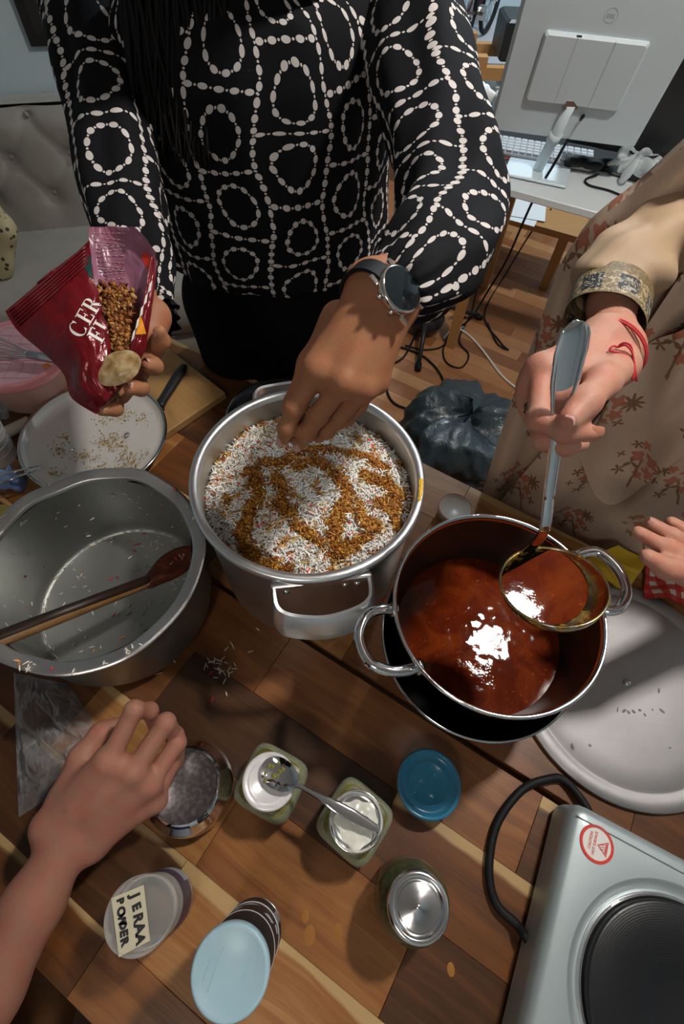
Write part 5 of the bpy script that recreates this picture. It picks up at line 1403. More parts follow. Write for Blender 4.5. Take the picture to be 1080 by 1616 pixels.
crumple(at(22, 760, TZ + .001), (.045, .03, .03), 12, 9, .003, 'snack_wrapper', BLUEFOIL, 'blue and white printed film wrapper beside the clear cup', 'wrapper', .8)
ta, tb = at(62, 737, TZ + .062), at(-20, 762, TZ + .062)
t = thing('steel_tongs', ta.lerp(tb, .5), 'thin steel tongs lying over the blue wrapper at the left edge', 'tongs')
for k in (-1, 1):
    e0 = ta + Vector((-.002 * k, .004 * k, 0)); e1_ = tb + Vector((0, .011 * k, 0))
    MB().tube([e0, e0.lerp(e1_, .5), e1_], 1, 8, flat=([.0028, .0030, .0034], [.0010, .0012, .0012]), updir=(0, 0, 1)).build('arm', STEEL, t)
MB().tube([tb + Vector((0, .012, 0)), tb + Vector((-.006, 0, 0)), tb + Vector((0, -.012, 0))], .003, 8).build('hinge', STEEL, t)
a_, b__ = at(-20, 772, TZ + .006), at(28, 806, TZ + .006)
o = MB().tube([a_, b__], .005, 10).build('wooden_stick', PINE, None, True, loc=a_); o['tone'] = .5; o['seed'] = .2; tag(o, 'thin wooden stick on the table behind the wide pan', 'stick')
s = SDF(); c = at(4, 806, TZ + .010); s.ell(c, (.016, .012, .010)); s.ell(c + Vector((.008, -.006, .002)), (.009, .008, .008)); V, F = s.mesh(.0015)
tag(link_mesh('lemon_piece', np_mesh(V, F, 'lemon_piece'), plain('lemon_yellow', (.60, .48, .12), .4), None, True, loc=c), 'yellow squeezed lemon piece beside the wooden stick', 'lemon')
# clear film bag under the moving hand
FO = [at(22, 1062, TZ), at(108, 1080, TZ), at(185, 1190, TZ), at(30, 1290, TZ)]
def filmz(u, v): return .006 + .010 * abs(noise.noise(Vector((u * 5, v * 3, 1)))) + .007 * abs(math.sin(u * 9 + 2 * math.sin(v * 5))) * (.4 + .6 * math.sin(PI * v)) + .004 * math.sin(v * 17 + u * 8)
cloth_heap('film_bag', 'crumpled clear film bag lying on the table in front of the wide pan', 'bag', FO, FILM, lambda u, v: max(.0012, (filmz(u, v) * 1.5 + .010 * abs(noise.noise(Vector((u * 13, v * 9, 4))))) * min(1, 6 * u, 6 * (1 - u), 6 * v, 6 * (1 - v))), 90, 90, .0015)
for i, (px, py, r) in enumerate(((482, 1446, .006), (489, 1476, .009), (534, 1470, .007), (712, 1530, .006))):
    MB().lathe([(0, .0006), (r * .6, .0005), (r, 0)], 12, c=at(px, py, TZ), sx=.8, sy=1.2, close=False).build('turmeric_stain', Mat('stain_orange', (.30, .12, .012), .5).m if i == 0 else bpy.data.materials['stain_orange'], table)['kind'] = 'stuff'
# ------------------------------------------------------------------ people
def cloth_tube(path, side, a, b, seg, fold=None, cap=False, uvoff=(0, 0), keep=False):
    """sweep an elliptical section along path; a along side, b across; fold(v, ang, i) changes the radius; uv in metres"""
    pts = [Vector(p) for p in path]; n = len(pts); av, bv = lerp_list(a, n), lerp_list(b, n)
    V = []; F = []; UV = []; dist = 0
    circ = 2 * PI * max(sum(av) / n, sum(bv) / n) * .92
    sides = side if isinstance(side, list) else [side] * n
    for i, p in enumerate(pts):
        if i: dist += (p - pts[i - 1]).length
        t = (pts[min(i + 1, n - 1)] - pts[max(i - 1, 0)]).normalized()
        s = Vector(sides[i]); s = (s - t * s.dot(t)).normalized(); q = t.cross(s)
        for k in range(seg + 1):
            ang = 2 * PI * k / seg; f = 1 + (fold(i / (n - 1), ang) if fold else 0)
            V.append(p + s * (av[i] * f * math.cos(ang)) + q * (bv[i] * f * math.sin(ang))); UV.append((uvoff[0] + circ * k / seg, uvoff[1] + dist))
    w = seg + 1
    for i in range(n - 1):
        for k in range(seg): F.append((i * w + k, i * w + k + 1, (i + 1) * w + k + 1, (i + 1) * w + k))
    return V, F, UV
def uv_mesh(name, pieces, mat, parent, smooth=True):
    V = []; F = []; UV = []
    for v, f, u in pieces:
        o = len(V); V += v; UV += u; F += [tuple(i + o for i in q) for q in f]
    me = from_np(V, F, name); l = me.uv_layers.new(name='UVMap')
    vi = np.zeros(len(me.loops), np.int32); me.loops.foreach_get('vertex_index', vi)
    l.data.foreach_set('uv', np.array(UV, np.float32)[vi].ravel())
    return link_mesh(name, me, mat, parent, smooth)
def Zs_(l): return [zc(*q) for q in l]
def fnoise(p, s): return noise.noise(Vector(p) * s)
def nail(parent, tip, prev, facing, w=.0052, l=.0075, mat=None):
    d = (Vector(tip) - Vector(prev)).normalized(); f = Vector(facing); f = (f - d * f.dot(d)).normalized(); s = d.cross(f)
    M_ = Matrix(((s.x, d.x, f.x, tip[0]), (s.y, d.y, f.y, tip[1]), (s.z, d.z, f.z, tip[2]), (0, 0, 0, 1)))
    m = MB(); m.grid(lambda u, v: Vector(((u - .5) * 2 * w * (1 - .25 * abs(2 * v - 1) ** 3), (v - .35) * l * 1.4, .0078 - .0035 * (2 * u - 1) ** 2)), 7, 6, M_)
    return m.build('fingernail', mat or NAIL, parent)
def hand(sdf, wrist, mcps, fingers, thumb, r=1.0, thumb_r=1.0):
    for w in wrist:
        for q in mcps: sdf.cap(w, q, .0165 * r, .0118 * r, .012)
    sdf.cap(wrist[0], wrist[1], .0165 * r, .0165 * r, .012)
    for i in range(len(mcps) - 1): sdf.cap(mcps[i], mcps[i + 1], .0115 * r, .0112 * r, .008)
    for f, sc in zip(fingers, (1.0, 1.03, .97, .86)):
        rs = [.0112, .0096, .0086, .0072][:len(f)] if len(f) == 4 else [.0112, .0094, .0075]
        sdf.chain(f, [x * sc * r for x in rs], .0035)
        for p in f[1:-1]: sdf.ell(np.array(p), np.array((.0098, .0098, .0098)) * sc * r, k=.004)
    sdf.chain(thumb, [x * r * thumb_r for x in [.017, .0135, .0118, .0088][:len(thumb)]], .010)
    sdf.cap(thumb[0], mcps[0], .014 * r, .011 * r, .014)
def soft_bump(V, amp, scale):
    return V

# ---- the cook in the dotted blouse
C0 = Vector((-.095, .955, 0))
p1 = thing('person', (C0.x, C0.y, 0), 'person in a black dotted blouse sprinkling fried onions over the rice, holding a red packet', 'person')
B1 = SDF()
wr = Zs_([(580, 452, .468), (628, 470, .465)])
mc = Zs_([(503, 585, .470), (542, 603, .463), (572, 610, .473), (592, 600, .488)])
fg = [Zs_([(503, 585, .470), (464, 644, .488), (453, 676, .50), (448, 692, .512)]), Zs_([(542, 603, .463), (503, 655, .492), (484, 683, .508), (474, 700, .522)]),
      Zs_([(572, 610, .473), (538, 655, .505), (517, 678, .522), (503, 690, .535)]), Zs_([(592, 600, .488), (566, 640, .520), (548, 660, .535), (532, 672, .548)])]
th = Zs_([(535, 505, .500), (492, 575, .515), (466, 640, .525), (462, 685, .528)])
hand(B1, wr, mc, fg, th)
elb = zc(722, 345, .568); wc1 = zc(604, 461, .468)
B1.chain([wc1, wc1.lerp(elb, .35), elb], [.0245, .030, .038], .012)
B1.cap(zc(590, 448, .468), zc(628, 478, .468), .0185, .0185, .012)
shR = Vector((.075, .90, 1.345)); shL = Vector((-.265, .93, 1.36))
B1.chain(Zs_([(722, 345, .568), (708, 260, .605), (680, 130, .638), (655, 30, .67), (640, -40, .69)]), [.036, .036, .038, .042, .044], .012)
for a, b in ((mc[0], wr[0]), (mc[1], wr[0].lerp(wr[1], .4)), (mc[2], wr[1])): B1.cap(Vector(a) + back * .0088, Vector(a).lerp(Vector(b), .62) + back * .0135, .0026, .0022, .006)
for q in mc: B1.ell(np.array(q + back * .0055), (.0075, .0075, .0075), k=.008)
hv, hf = B1.mesh(.0022)
# left arm and the hand behind the packet
B2 = SDF()
wl = Zs_([(212, 512, .605), (240, 500, .60)])
ml = Zs_([(238, 545, .585), (226, 570, .588), (208, 595, .588), (186, 618, .580)])
fl = [Zs_([(238, 545, .585), (255, 538, .572), (252, 524, .560)]), Zs_([(226, 570, .588), (243, 578, .572), (233, 577, .556)]), Zs_([(208, 595, .588), (222, 612, .572), (205, 614, .556)]), Zs_([(186, 618, .580), (182, 645, .566), (160, 648, .556)])]
tl = Zs_([(200, 530, .60), (175, 520, .59), (150, 530, .585), (130, 545, .58)])
hand(B2, wl, ml, fl, tl)
armL = Zs_([(226, 500, .606), (224, 440, .640), (206, 350, .664), (190, 260, .678), (170, 140, .702), (150, 20, .725), (146, -40, .74)])
B2.chain(armL, [.022, .026, .030, .034, .036, .040, .042], .012)
lv, lf = B2.mesh(.0026)
Bc = SDF()
cx = C0
for (z, a, b, y) in ((.98, .155, .10, .0), (1.10, .135, .09, 0), (1.22, .15, .095, -.01), (1.33, .155, .085, -.02)): Bc.ell(cx + Vector((0, y, z)), (a * .9, b * .82, .11), k=.04)
Bc.cap(C0 + Vector((-.13, -.025, 1.345)), C0 + Vector((.13, -.025, 1.335)), .045, .045, .04)
nk = C0 + Vector((.0, -.05, 1.40)); hd = C0 + Vector((.0, -.10, 1.57))
Bc.cap(nk, hd, .052, .055, .03); Bc.ell(hd + Vector((0, 0, .035)), (.075, .092, .105), k=.03); Bc.ell(hd + Vector((0, -.045, -.035)), (.052, .05, .06), k=.03)
Bc.cap(hd + Vector((0, -.09, .01)), hd + Vector((0, -.108, -.022)), .010, .014, .01)
for sx_ in (-1, 1): Bc.ell(hd + Vector((.074 * sx_, .0, .0)), (.012, .022, .032), k=.008); Bc.ell(hd + Vector((.03 * sx_, -.078, .012)), (.014, .012, .011), k=.006); Bc.cut(hd + Vector((.03 * sx_, -.10, .014)), hd + Vector((.032 * sx_, -.098, .014)), .010)
Bc.cut(hd + Vector((-.022, -.098, -.055)), hd + Vector((.022, -.098, -.055)), .004)
for sx_ in (-1, 1):
    Bc.chain([C0 + Vector((.085 * sx_, 0, .95)), C0 + Vector((.09 * sx_, -.01, .50)), C0 + Vector((.095 * sx_, .02, .08))], [.085, .055, .036], .03)
    Bc.cap(C0 + Vector((.095 * sx_, .03, .035)), C0 + Vector((.105 * sx_, -.13, .028)), .032, .026, .02)
cv, cf = Bc.mesh(.008)
def join(ms):
    V = []; F = []; o = 0
    for v, f in ms: V.append(v); F.append(f + o); o += len(v)
    return np.concatenate(V), np.concatenate(F)
V, F = join([(hv, hf), (lv, lf), (cv, cf)])
body1 = link_mesh('body', np_mesh(V, F, 'body'), SKIN1, p1)
nail(body1, fg[0][3], fg[0][2], back + Vector((-.5, 0, 0))); nail(body1, fg[1][3], fg[1][2], back)
for f in fl: nail(body1, f[2], f[1], back + up * .3, .0048, .007)
# trousers
T_ = SDF()
T_.ell(C0 + Vector((0, 0, .90)), (.185, .125, .14), k=.05)
for sx_ in (-1, 1): T_.chain([C0 + Vector((.09 * sx_, 0, .88)), C0 + Vector((.092 * sx_, -.012, .50)), C0 + Vector((.097 * sx_, .02, .07))], [.112, .085, .072], .03)
V, F = T_.mesh(.009); link_mesh('trousers', np_mesh(V, F, 'trousers'), TROUS, p1)
for sx_ in (-1, 1):
    s = SDF(); s.cap(C0 + Vector((.098 * sx_, .035, .042)), C0 + Vector((.108 * sx_, -.13, .034)), .040, .033, .02); V, F = s.mesh(.006); V[:, 2] = np.maximum(V[:, 2], .001)
    link_mesh('shoe', np_mesh(V, F, 'shoe'), BLACKP, p1)
# blouse: trunk, two sleeves
def trunk_fold(v, a):
    g = max(0, 1 - v / .30); k = .030 * g * math.sin(23 * a + 2 * math.sin(3 * a)) * (v > .02)
    return k + .018 * math.sin(9 * a + 5 * v + 1) * (1 - .4 * v) + .012 * math.sin(15 * a - 7 * v) + .02 * noise.noise(Vector((math.cos(a) * 1.6, math.sin(a) * 1.6, v * 4)))
zz = [1.004, .992, .986, .996, 1.018, 1.05, 1.09, 1.14, 1.20, 1.26, 1.31, 1.35, 1.385, 1.41, 1.425]
yy = [0, 0, 0, 0, -.002, -.004, -.006, -.010, -.014, -.018, -.024, -.030, -.036, -.044, -.05]
aa = [.170, .180, .196, .208, .213, .213, .210, .206, .203, .202, .198, .186, .150, .100, .066]
bb = [.105, .115, .127, .136, .141, .142, .141, .140, .139, .136, .128, .114, .096, .078, .062]
path = [C0 + Vector((0, y, z)) for y, z in zip(yy, zz)]; path = smooth_path(path, 6)
def rs(l): return [p[0] for p in smooth_path([(q, 0, 0) for q in l], 6)]
tr = cloth_tube(path, Vector((1, .02, 0)), rs(aa), rs(bb), 144, trunk_fold)
def sleeve_fold(v, a):
    e = max(0, (v - .82) / .18)
    return .055 * math.sin(4 * a + 9 * v) * (1 - e) + .04 * math.sin(7 * a - 14 * v + 1) * (1 - .5 * e) + .05 * math.sin(v * 26 + 2 * math.sin(a)) * math.sin(PI * v) + .06 * e * math.sin(17 * a)
spx = [(610, -60, .70), (640, 20, .672), (665, 100, .645), (690, 200, .615), (708, 290, .588), (706, 362, .552), (675, 418, .505), (645, 448, .480), (622, 462, .470)]
sp_ = smooth_path(Zs_(spx), 9)
sR = cloth_tube(sp_, back.cross(Vector((sp_[-1] - sp_[0]))).normalized(), [.075, .072, .068, .066, .064, .062, .056, .043, .030], [.070, .066, .062, .060, .058, .056, .048, .038, .028], 84, sleeve_fold, uvoff=(.31, .02))
spl = [(135, -60, .745), (142, 10, .730), (160, 110, .708), (182, 215, .690), (197, 320, .672), (216, 400, .655), (229, 455, .642), (233, 485, .632)]
sl_ = smooth_path(Zs_(spl), 9)
sL = cloth_tube(sl_, back.cross(Vector((sl_[-1] - sl_[0]))).normalized(), [.074, .068, .061, .056, .053, .048, .036, .030], [.068, .064, .058, .054, .050, .046, .036, .030], 84, sleeve_fold, uvoff=(.05, .4))
uv_mesh('blouse', [tr, sR, sL], DOTS, p1)
# frill of the left cuff
fr = smooth_path(Zs_([(231, 468, .637), (234, 486, .629), (238, 505, .620)]), 4)
q = cloth_tube(fr, back.cross(fr[-1] - fr[0]).normalized(), [.028, .030, .036], [.026, .028, .032], 110, lambda v, a: v * .10 * math.sin(13 * a) + v * .08 * math.sin(5 * a), uvoff=(.2, .1))
uv_mesh('cuff_frill', [q], DOTS, p1)
# long hair: many fine locks
hr = random.Random(8); m = MB()
for k in range(330):
    f = hr.random(); x0 = 192 + 165 * f + hr.uniform(-8, 8); x1 = 225 + 145 * f + hr.uniform(-18, 18); ye = 255 - 60 * abs(f - .55) + hr.uniform(-70, 14) - (70 if f > .9 else 0)
    dz = hr.uniform(0, .030)
    pts = [zc(x0 + 5, -150, .530 + dz), zc(x0, -40, .575 + dz), zc(x0 + (x1 - x0) * .3 + hr.uniform(-5, 5), 50, .612 + dz), zc(x0 + (x1 - x0) * .7 + hr.uniform(-6, 6), 150, .660 + dz), zc(x1, ye, .700 + dz * .7)]
    wv_, ph_ = hr.uniform(.001, .005), hr.uniform(0, 6)
    pts = [p + right * (wv_ * math.sin(i * 1.9 + ph_)) for i, p in enumerate(pts)]
    m.tube(smooth_path(pts, 5), lerp_list([.0036, .0040, .0038, .0030, .0005], 21), 5)
s_top = hd + Vector((0, .0, .06))
for k in range(110):
    a = hr.uniform(0, 2 * PI); 
    if math.sin(a) < -.75: continue
    e = [s_top + Vector((.02 * math.cos(a), .02 * math.sin(a), .085)), s_top + Vector((.088 * math.cos(a), .103 * math.sin(a), .03)), s_top + Vector((.10 * math.cos(a), .115 * math.sin(a) + .02, -.09)), s_top + Vector((.11 * math.cos(a), .10 * math.sin(a) + .05, -.22)), s_top + Vector((.12 * math.cos(a), .06 * math.sin(a) + .10, -.36))]
    m.tube(smooth_path(e, 4), lerp_list([.008, .011, .010, .008, .002], 17), 5)
m.build('hair', HAIR, p1)
# wristwatch
wq = zc(633, 457, .4395); wn = (back + camdir(1, 0, 0) * .62 + camdir(0, -1, 0) * .12).normalized()
fa = (elb - wc1).normalized(); wx = (fa - wn * fa.dot(wn)).normalized(); wy = wn.cross(wx)
MWt = Matrix(((wx.x, wy.x, wn.x, wq.x), (wx.y, wy.y, wn.y, wq.y), (wx.z, wy.z, wn.z, wq.z), (0, 0, 0, 1)))
m = MB().lathe([(0, -.009), (.019, -.009), (.0222, -.005), (.0226, 0), (.0218, .0018), (.0202, .0024)], 64, MWt, close=False)
wt = m.build('wristwatch', plain('watch_steel', (.72, .66, .62), .16, metal=1.0), p1)
MB().lathe([(.0202, .0022), (.018, .0028), (0, .0030)], 64, MWt, close=False).build('watch_glass', Mat('watch_glass', (.006, .010, .013), .06, coat=.5).m, wt)
for sgn in (-1, 1):
    m = MB(); m.box((.0145 * 1, sgn * .0215, -.005), (.0045, .010, .004), MWt, bev=.001); m.box((-.0145, sgn * .0215, -.005), (.0045, .010, .004), MWt, bev=.001); m.build('lug', bpy.data.materials['watch_steel'], wt, False)
for k in (-.008, .008): MB().tube([MWt @ Vector((-.0222, k, -.003)), MWt @ Vector((-.0252, k * 1.05, -.003))], .0024, 10).build('side_button', bpy.data.materials['watch_steel'], wt)
# strap: closed band round the wrist
wcen = zc(604, 452, .4725)
ring = []
for k in range(33):
    a = 2 * PI * k / 32; v1 = (wq - wcen); v1 = (v1 - fa * v1.dot(fa)); R1 = v1.length - .006; v1.normalize(); v2 = fa.cross(v1)
    c_ = wcen + fa * ((wq - wcen).dot(fa)); ring.append(c_ + v1 * (R1 * math.cos(a)) + v2 * (.0290 * math.sin(a)))
m = MB(); V = []; F = []
for k, p in enumerate(ring):
    o_ = (p - (wcen + fa * ((wq - wcen).dot(fa)))).normalized()
    for (du, dv) in ((-.0098, -.001), (.0098, -.001), (.0098, .0018), (-.0098, .0018)): V.append(p + fa * du + o_ * dv)
for k in range(32):
    for j in range(4): a, b = k * 4 + j, k * 4 + (j + 1) % 4; F.append((a, b, b + 4, a + 4))
m.add(V, F); m.build('strap', RUBBER, wt, sharp=40)

# ---- the red packet in the cook's hand
PKc = zc(150, 520, .55)
pk = thing('onion_packet', PKc, 'torn red plastic packet of fried onions with white lettering held up by the cook', 'packet')
def spline2(P, t):
    P = [np.array(p, float) for p in P]; f = t * (len(P) - 1); i = min(int(f), len(P) - 2); q = f - i
    a, b, c, d = P[max(i - 1, 0)], P[i], P[i + 1], P[min(i + 2, len(P) - 1)]
    return .5 * (2 * b + (c - a) * q + (2 * a - 5 * b + 4 * c - d) * q * q + (3 * b - a - 3 * c + d) * q ** 3)
def panel(L, R, Z, bulge, nu=40, nv=50, wr=.003, seed=0, edge=0.0):
    m = MB()
    def fn(u, v):
        a, b = spline2(L, v), spline2(R, v); p = a * (1 - u) + b * u
        w = wr * noise.noise(Vector((u * 5 + seed, v * 6, seed))) + wr * .6 * abs(noise.noise(Vector((u * 11 + seed, v * 9, 3 + seed))))
        z = Z(u, v) - bulge * math.sin(PI * min(1, u * 1.0)) * math.sin(PI * v) ** .8 + w
        j = edge * noise.noise(Vector((v * 14, seed, u * 3))) * u
        return zc(p[0] + j, p[1] + j * .5, z)
    m.grid(fn, nu, nv); return m
FRL = [(8, 491), (29, 523), (73, 561), (101, 592), (113, 628), (152, 654)]; FRR = [(141, 379), (147, 430), (160, 482), (173, 530), (177, 576), (187, 613)]
REDF = Mat('red_packet_film', (.235, .010, .016), .24, .15); _n = REDF.noise(REDF.geo(), 45, 4, .6, .6); REDF.bump(_n, .5, .004); REDF.set(Base_Color=REDF.mix(step(_n, .3, .8), (.165, .006, .011), (.115, .005, .008))); REDF = REDF.m
REDD = plain('dark_red_film', (.12, .006, .010), .28)
fm = panel(FRL, FRR, lambda u, v: .548 + .006 * (1 - u) - .008 * v, .022, seed=1, edge=5)
from mathutils.bvhtree import BVHTree
bv = BVHTree.FromPolygons(fm.v, fm.f)
fp = fm.build('front_panel', REDF, pk)
def on_front(px, py, lift=.0006):
    d = (zc(px, py, 1.0) - Vector((0, 0, CAM_H))).normalized(); h = bv.ray_cast(Vector((0, 0, CAM_H)), d)
    return (h[0] - d * lift) if h[0] is not None else None
m = MB()                                           # crimped seal along the top edge
for k in range(7):
    t_ = k / 6.0; a = np.array((9, 489)) + np.array((18, 26)) * t_; b = np.array((139, 381)) + np.array((4, 30)) * t_
    pts = [on_front(*(a + (b - a) * q), lift=.0012) for q in np.linspace(.02, .97, 14)]; pts = [p for p in pts if p is not None]
    if len(pts) > 3: m.tube(pts, .0011, 6)
m.build('crimped_seal', REDD, pk)
d2 = np.array((.50, -.866)); u2 = np.array((-.866, -.50)); o2 = np.array((129.0, 535.0))
def tx_map(base, last=[None]):
    def fn(x, y):
        q = base + d2 * x + u2 * y; p = on_front(q[0], q[1])
        if p is None:
            for k in range(1, 40):                 # outline stops at the torn edge
                p = on_front(q[0] - k * .8, q[1])
                if p is not None: break
        return p if p is not None else zc(q[0], q[1], .535)
    return fn
def arc(cx_, cy_, rx, ry, a0, a1, w0, w1, n=18):
    q = []
    for k in range(n):
        A, B_ = [math.radians(a0 + (a1 - a0) * j / n) for j in (k, k + 1)]
        wA, wB = [w0 + (w1 - w0) * abs(math.cos(x_)) for x_ in (A, B_)]
        q.append([(cx_ + rx * math.cos(A), cy_ + ry * math.sin(A)), (cx_ + rx * math.cos(B_), cy_ + ry * math.sin(B_)), (cx_ + (rx - wB) * math.cos(B_), cy_ + (ry - wB * .6) * math.sin(B_)), (cx_ + (rx - wA) * math.cos(A), cy_ + (ry - wA * .6) * math.sin(A))])
    return q
def rc_(x0, y0, x1, y1): return [[(x0, y0), (x1, y0), (x1, y1), (x0, y1)]]
GLY = {'E': rc_(.10, 0, .26, 1) + rc_(0, .94, .60, 1) + rc_(.54, .76, .60, .97) + rc_(.26, .48, .46, .54) + rc_(.42, .38, .47, .64) + rc_(0, 0, .62, .06) + rc_(.56, .03, .62, .26),
       'F': rc_(.10, 0, .26, 1) + rc_(0, .94, .60, 1) + rc_(.54, .76, .60, .97) + rc_(.26, .48, .46, .54) + rc_(.42, .38, .47, .64) + rc_(0, 0, .38, .055),
       'I': rc_(.10, 0, .26, 1) + rc_(0, 0, .36, .055) + rc_(0, .945, .36, 1),
       'R': rc_(.10, 0, .26, 1) + rc_(0, .945, .34, 1) + rc_(0, 0, .38, .055) + rc_(.26, .47, .36, .53) + arc(.34, .735, .28, .265, -90, 90, .05, .15) + [[(.34, .50), (.48, .50), (.76, .0), (.58, .0)]] + rc_(.60, 0, .80, .05),
       'C': arc(.42, .5, .42, .52, 48, 312, .05, .17, 26) + rc_(.62, .74, .68, 1.0) + rc_(.64, .02, .68, .22)}
def serif(ch, base, size):
    m = MB()
    for quad_ in GLY[ch]:
        nx_, ny_ = 4, 4; P = [np.array(q) for q in quad_]; ids = {}
        for i in range(nx_ + 1):
            for j in range(ny_ + 1):
                u_, v_ = i / nx_, j / ny_; q = (P[0] * (1 - u_) + P[1] * u_) * (1 - v_) + (P[3] * (1 - u_) + P[2] * u_) * v_
                w = base + d2 * q[0] * size + u2 * q[1] * size; p = on_front(w[0], w[1], .0008)
                if p is not None: ids[i, j] = len(m.v); m.v.append(p)
        for i in range(nx_):
            for j in range(ny_):
                c4 = [(i, j), (i + 1, j), (i + 1, j + 1), (i, j + 1)]
                if all(c in ids for c in c4): m.f.append(tuple(ids[c] for c in c4))
    if m.f: m.build('letter', WHITEINK, fp, False)
x_ = 0.0
for ch, adv in (('C', .92), ('E', .74), ('R', .8)): serif(ch, o2 + d2 * x_ * 27, 27); x_ += adv
x_ = .0
for ch, adv in (('F', .72), ('I', .4)): serif(ch, o2 - u2 * 31 + d2 * (9 + x_ * 27), 27); x_ += adv
# back panel seen from inside, pinkish
BKL = [(139, 358), (146, 425), (158, 480), (170, 530), (175, 578), (184, 612)]; BKR = [(212, 358), (232, 378), (247, 412), (238, 475), (220, 545), (188, 614)]
PNK = Mat('inside_packet_film', (.34, .13, .21), .30); _n = PNK.noise(PNK.geo(), 30, 3); PNK.bump(_n, .4, .004); PNK.set(Base_Color=PNK.mix(step(_n, .3, .75), (.33, .14, .22), (.24, .08, .12))); PNK = PNK.m
bm_ = panel(BKL, BKR, lambda u, v: .566 + .016 * math.sin(PI * u) - .012 * u * (1 - v), 0, seed=5, wr=.004, edge=6)
bvb = BVHTree.FromPolygons(bm_.v, bm_.f)
bp = bm_.build('back_panel', PNK, pk)
def on_back(px, py):
    d = (zc(px, py, 1.0) - Vector((0, 0, CAM_H))).normalized(); h = bvb.ray_cast(Vector((0, 0, CAM_H)), d); return (h[0] - d * .0008) if h[0] is not None else None
m = MB(); pr_ = random.Random(3)
for k in range(14):
    y = 368 + k * 6.2; x = 146 + k * 1.1
    while x < 197:
        w = pr_.uniform(3, 9); a, b = on_back(x, y + .12 * (x - 146) * math.sin(k)), on_back(min(x + w, 198), y + .12 * (x + w - 146) * math.sin(k))
        if a is not None and b is not None: m.tube([a, b], .0004, 4)
        x += w + pr_.uniform(1.5, 3)
m.build('small_print', plain('faded_print', (.55, .36, .42), .5), bp)['kind'] = 'stuff'
# right side flap
SDR = [(249, 411), (243, 466), (234, 525), (226, 560), (190, 615)]; SDL = [(238, 402), (227, 470), (207, 543), (195, 580), (185, 613)]
sm_ = panel(SDL, SDR, lambda u, v: .556 - .010 * math.sin(PI * v) + .010 * u, .004, 14, 40, seed=9)
bvs = BVHTree.FromPolygons(sm_.v, sm_.f); sp2 = sm_.build('side_flap', REDF, pk)
def on_side(px, py):
    d = (zc(px, py, 1.0) - Vector((0, 0, CAM_H))).normalized(); h = bvs.ray_cast(Vector((0, 0, CAM_H)), d); return (h[0] - d * .0009) if h[0] is not None else zc(px, py, .546)
def quad(name, P, mat, parent, fn, n=8):
    m = MB(); P = [np.array(p, float) for p in P]
    m.grid(lambda u, v: fn(*((P[0] * (1 - u) + P[1] * u) * (1 - v) + (P[3] * (1 - u) + P[2] * u) * v)), n, n); return m.build(name, mat, parent)
quad('orange_triangle', [(221, 498), (223, 498), (231, 527), (214, 528)], plain('orange_print', (.80, .30, .02), .35), sp2, on_side)
for k in range(5): quad('white_stripe', [(236 - 6.5 * k, 448 + 19 * k), (240 - 6.5 * k, 443 + 19 * k), (238 - 6.5 * k, 458 + 19 * k), (233 - 6.5 * k, 463 + 19 * k)], WHITEINK, sp2, on_side, 5)
quad('red_tab', [(222, 402), (232, 397), (243, 416), (231, 424)], RED, bp, lambda x, y: on_back(x, y) or zc(x, y, .558), 5)
quad('green_badge', [(128, 414), (143, 402), (147, 440), (141, 436)], plain('dark_green_print', (.010, .045, .04), .25), fp, lambda x, y: on_front(x, y) or zc(x, y, .545), 8)
# clear window low on the packet, golden onions behind it
WIN = Mat('window_onions', (.42, .30, .16), .25); _v = WIN.voro(WIN.geo(), 150); _n = WIN.noise(WIN.geo(), 70, 4)
WIN.set(Base_Color=WIN.ramp(_n, [(.30, (.15, .08, .025)), (.5, (.34, .22, .10)), (.7, (.54, .43, .27))])); WIN.bump(_v, .2, .002); WIN = WIN.m
m = MB()
def winf(u, v):
    a = 2 * PI * u; x = 186 + 37 * v * math.cos(a) * .98 + 13 * v * math.sin(a) * .55; y = 581 + 25 * v * math.sin(a) - 14 * v * math.cos(a)
    p = on_front(x, y, .0010) or on_side(x, y); q = zc(x, y, .534 - .006 * (1 - v * v)); 
    return q
m.grid(winf, 48, 10); m.build('window', WIN, pk)
rr2 = np.random.default_rng(6); items = []
for i in range(900):
    f = rr2.random(); cx_ = 180 + 12 * f + rr2.normal() * 13; cy_ = 458 + 110 * f + rr2.normal() * 6
    lo = 150 + .22 * (cy_ - 440); hi = 214 - .10 * (cy_ - 440)
    if not lo < cx_ < hi: continue
    c = ((.30, .10, .018), (.20, .055, .012), (.40, .17, .03), (.50, .28, .09), (.14, .035, .01))[rr2.integers(5)]
    items.append((zc(cx_, cy_, .560 + .004 * rr2.random() - .010 * f), (rr2.normal(), rr2.normal(), rr2.normal()), rr2.uniform(.006, .016), rr2.uniform(.0014, .003), c))
bits('fried_onions', items, GRAIN, None, 'fried brown onions inside the torn red packet', 'onions', loc=zc(185, 510, .56))

# ---- the woman in the printed saree with the ladle
P2 = sn(.34, .90, 0)
p2 = thing('person', (P2.x, P2.y, 0), 'person in a beige printed saree holding the ladle, at the right', 'person')
H2 = SDF()
w2 = Zs_([(949, 535, .492), (980, 550, .497)])
m2 = Zs_([(856, 585, .458), (842, 610, .466), (843, 634, .475), (852, 655, .484)])
f2 = [Zs_([(856, 585, .458), (850, 662, .430), (892, 682, .417), (934, 684, .420)]), Zs_([(842, 610, .466), (858, 692, .448), (893, 702, .440), (917, 700, .442)]), Zs_([(843, 634, .475), (866, 697, .462), (905, 696, .458)]), Zs_([(852, 655, .484), (880, 695, .475), (905, 690, .470)])]
t2 = Zs_([(978, 578, .478), (952, 603, .442), (924, 634, .415), (899, 661, .403)])
hand(H2, w2, m2, f2, t2, 1.02)
e2 = zc(1120, 285, .63); wc2 = zc(965, 538, .495); s2 = P2 + Vector((-.15, .02, 1.36))
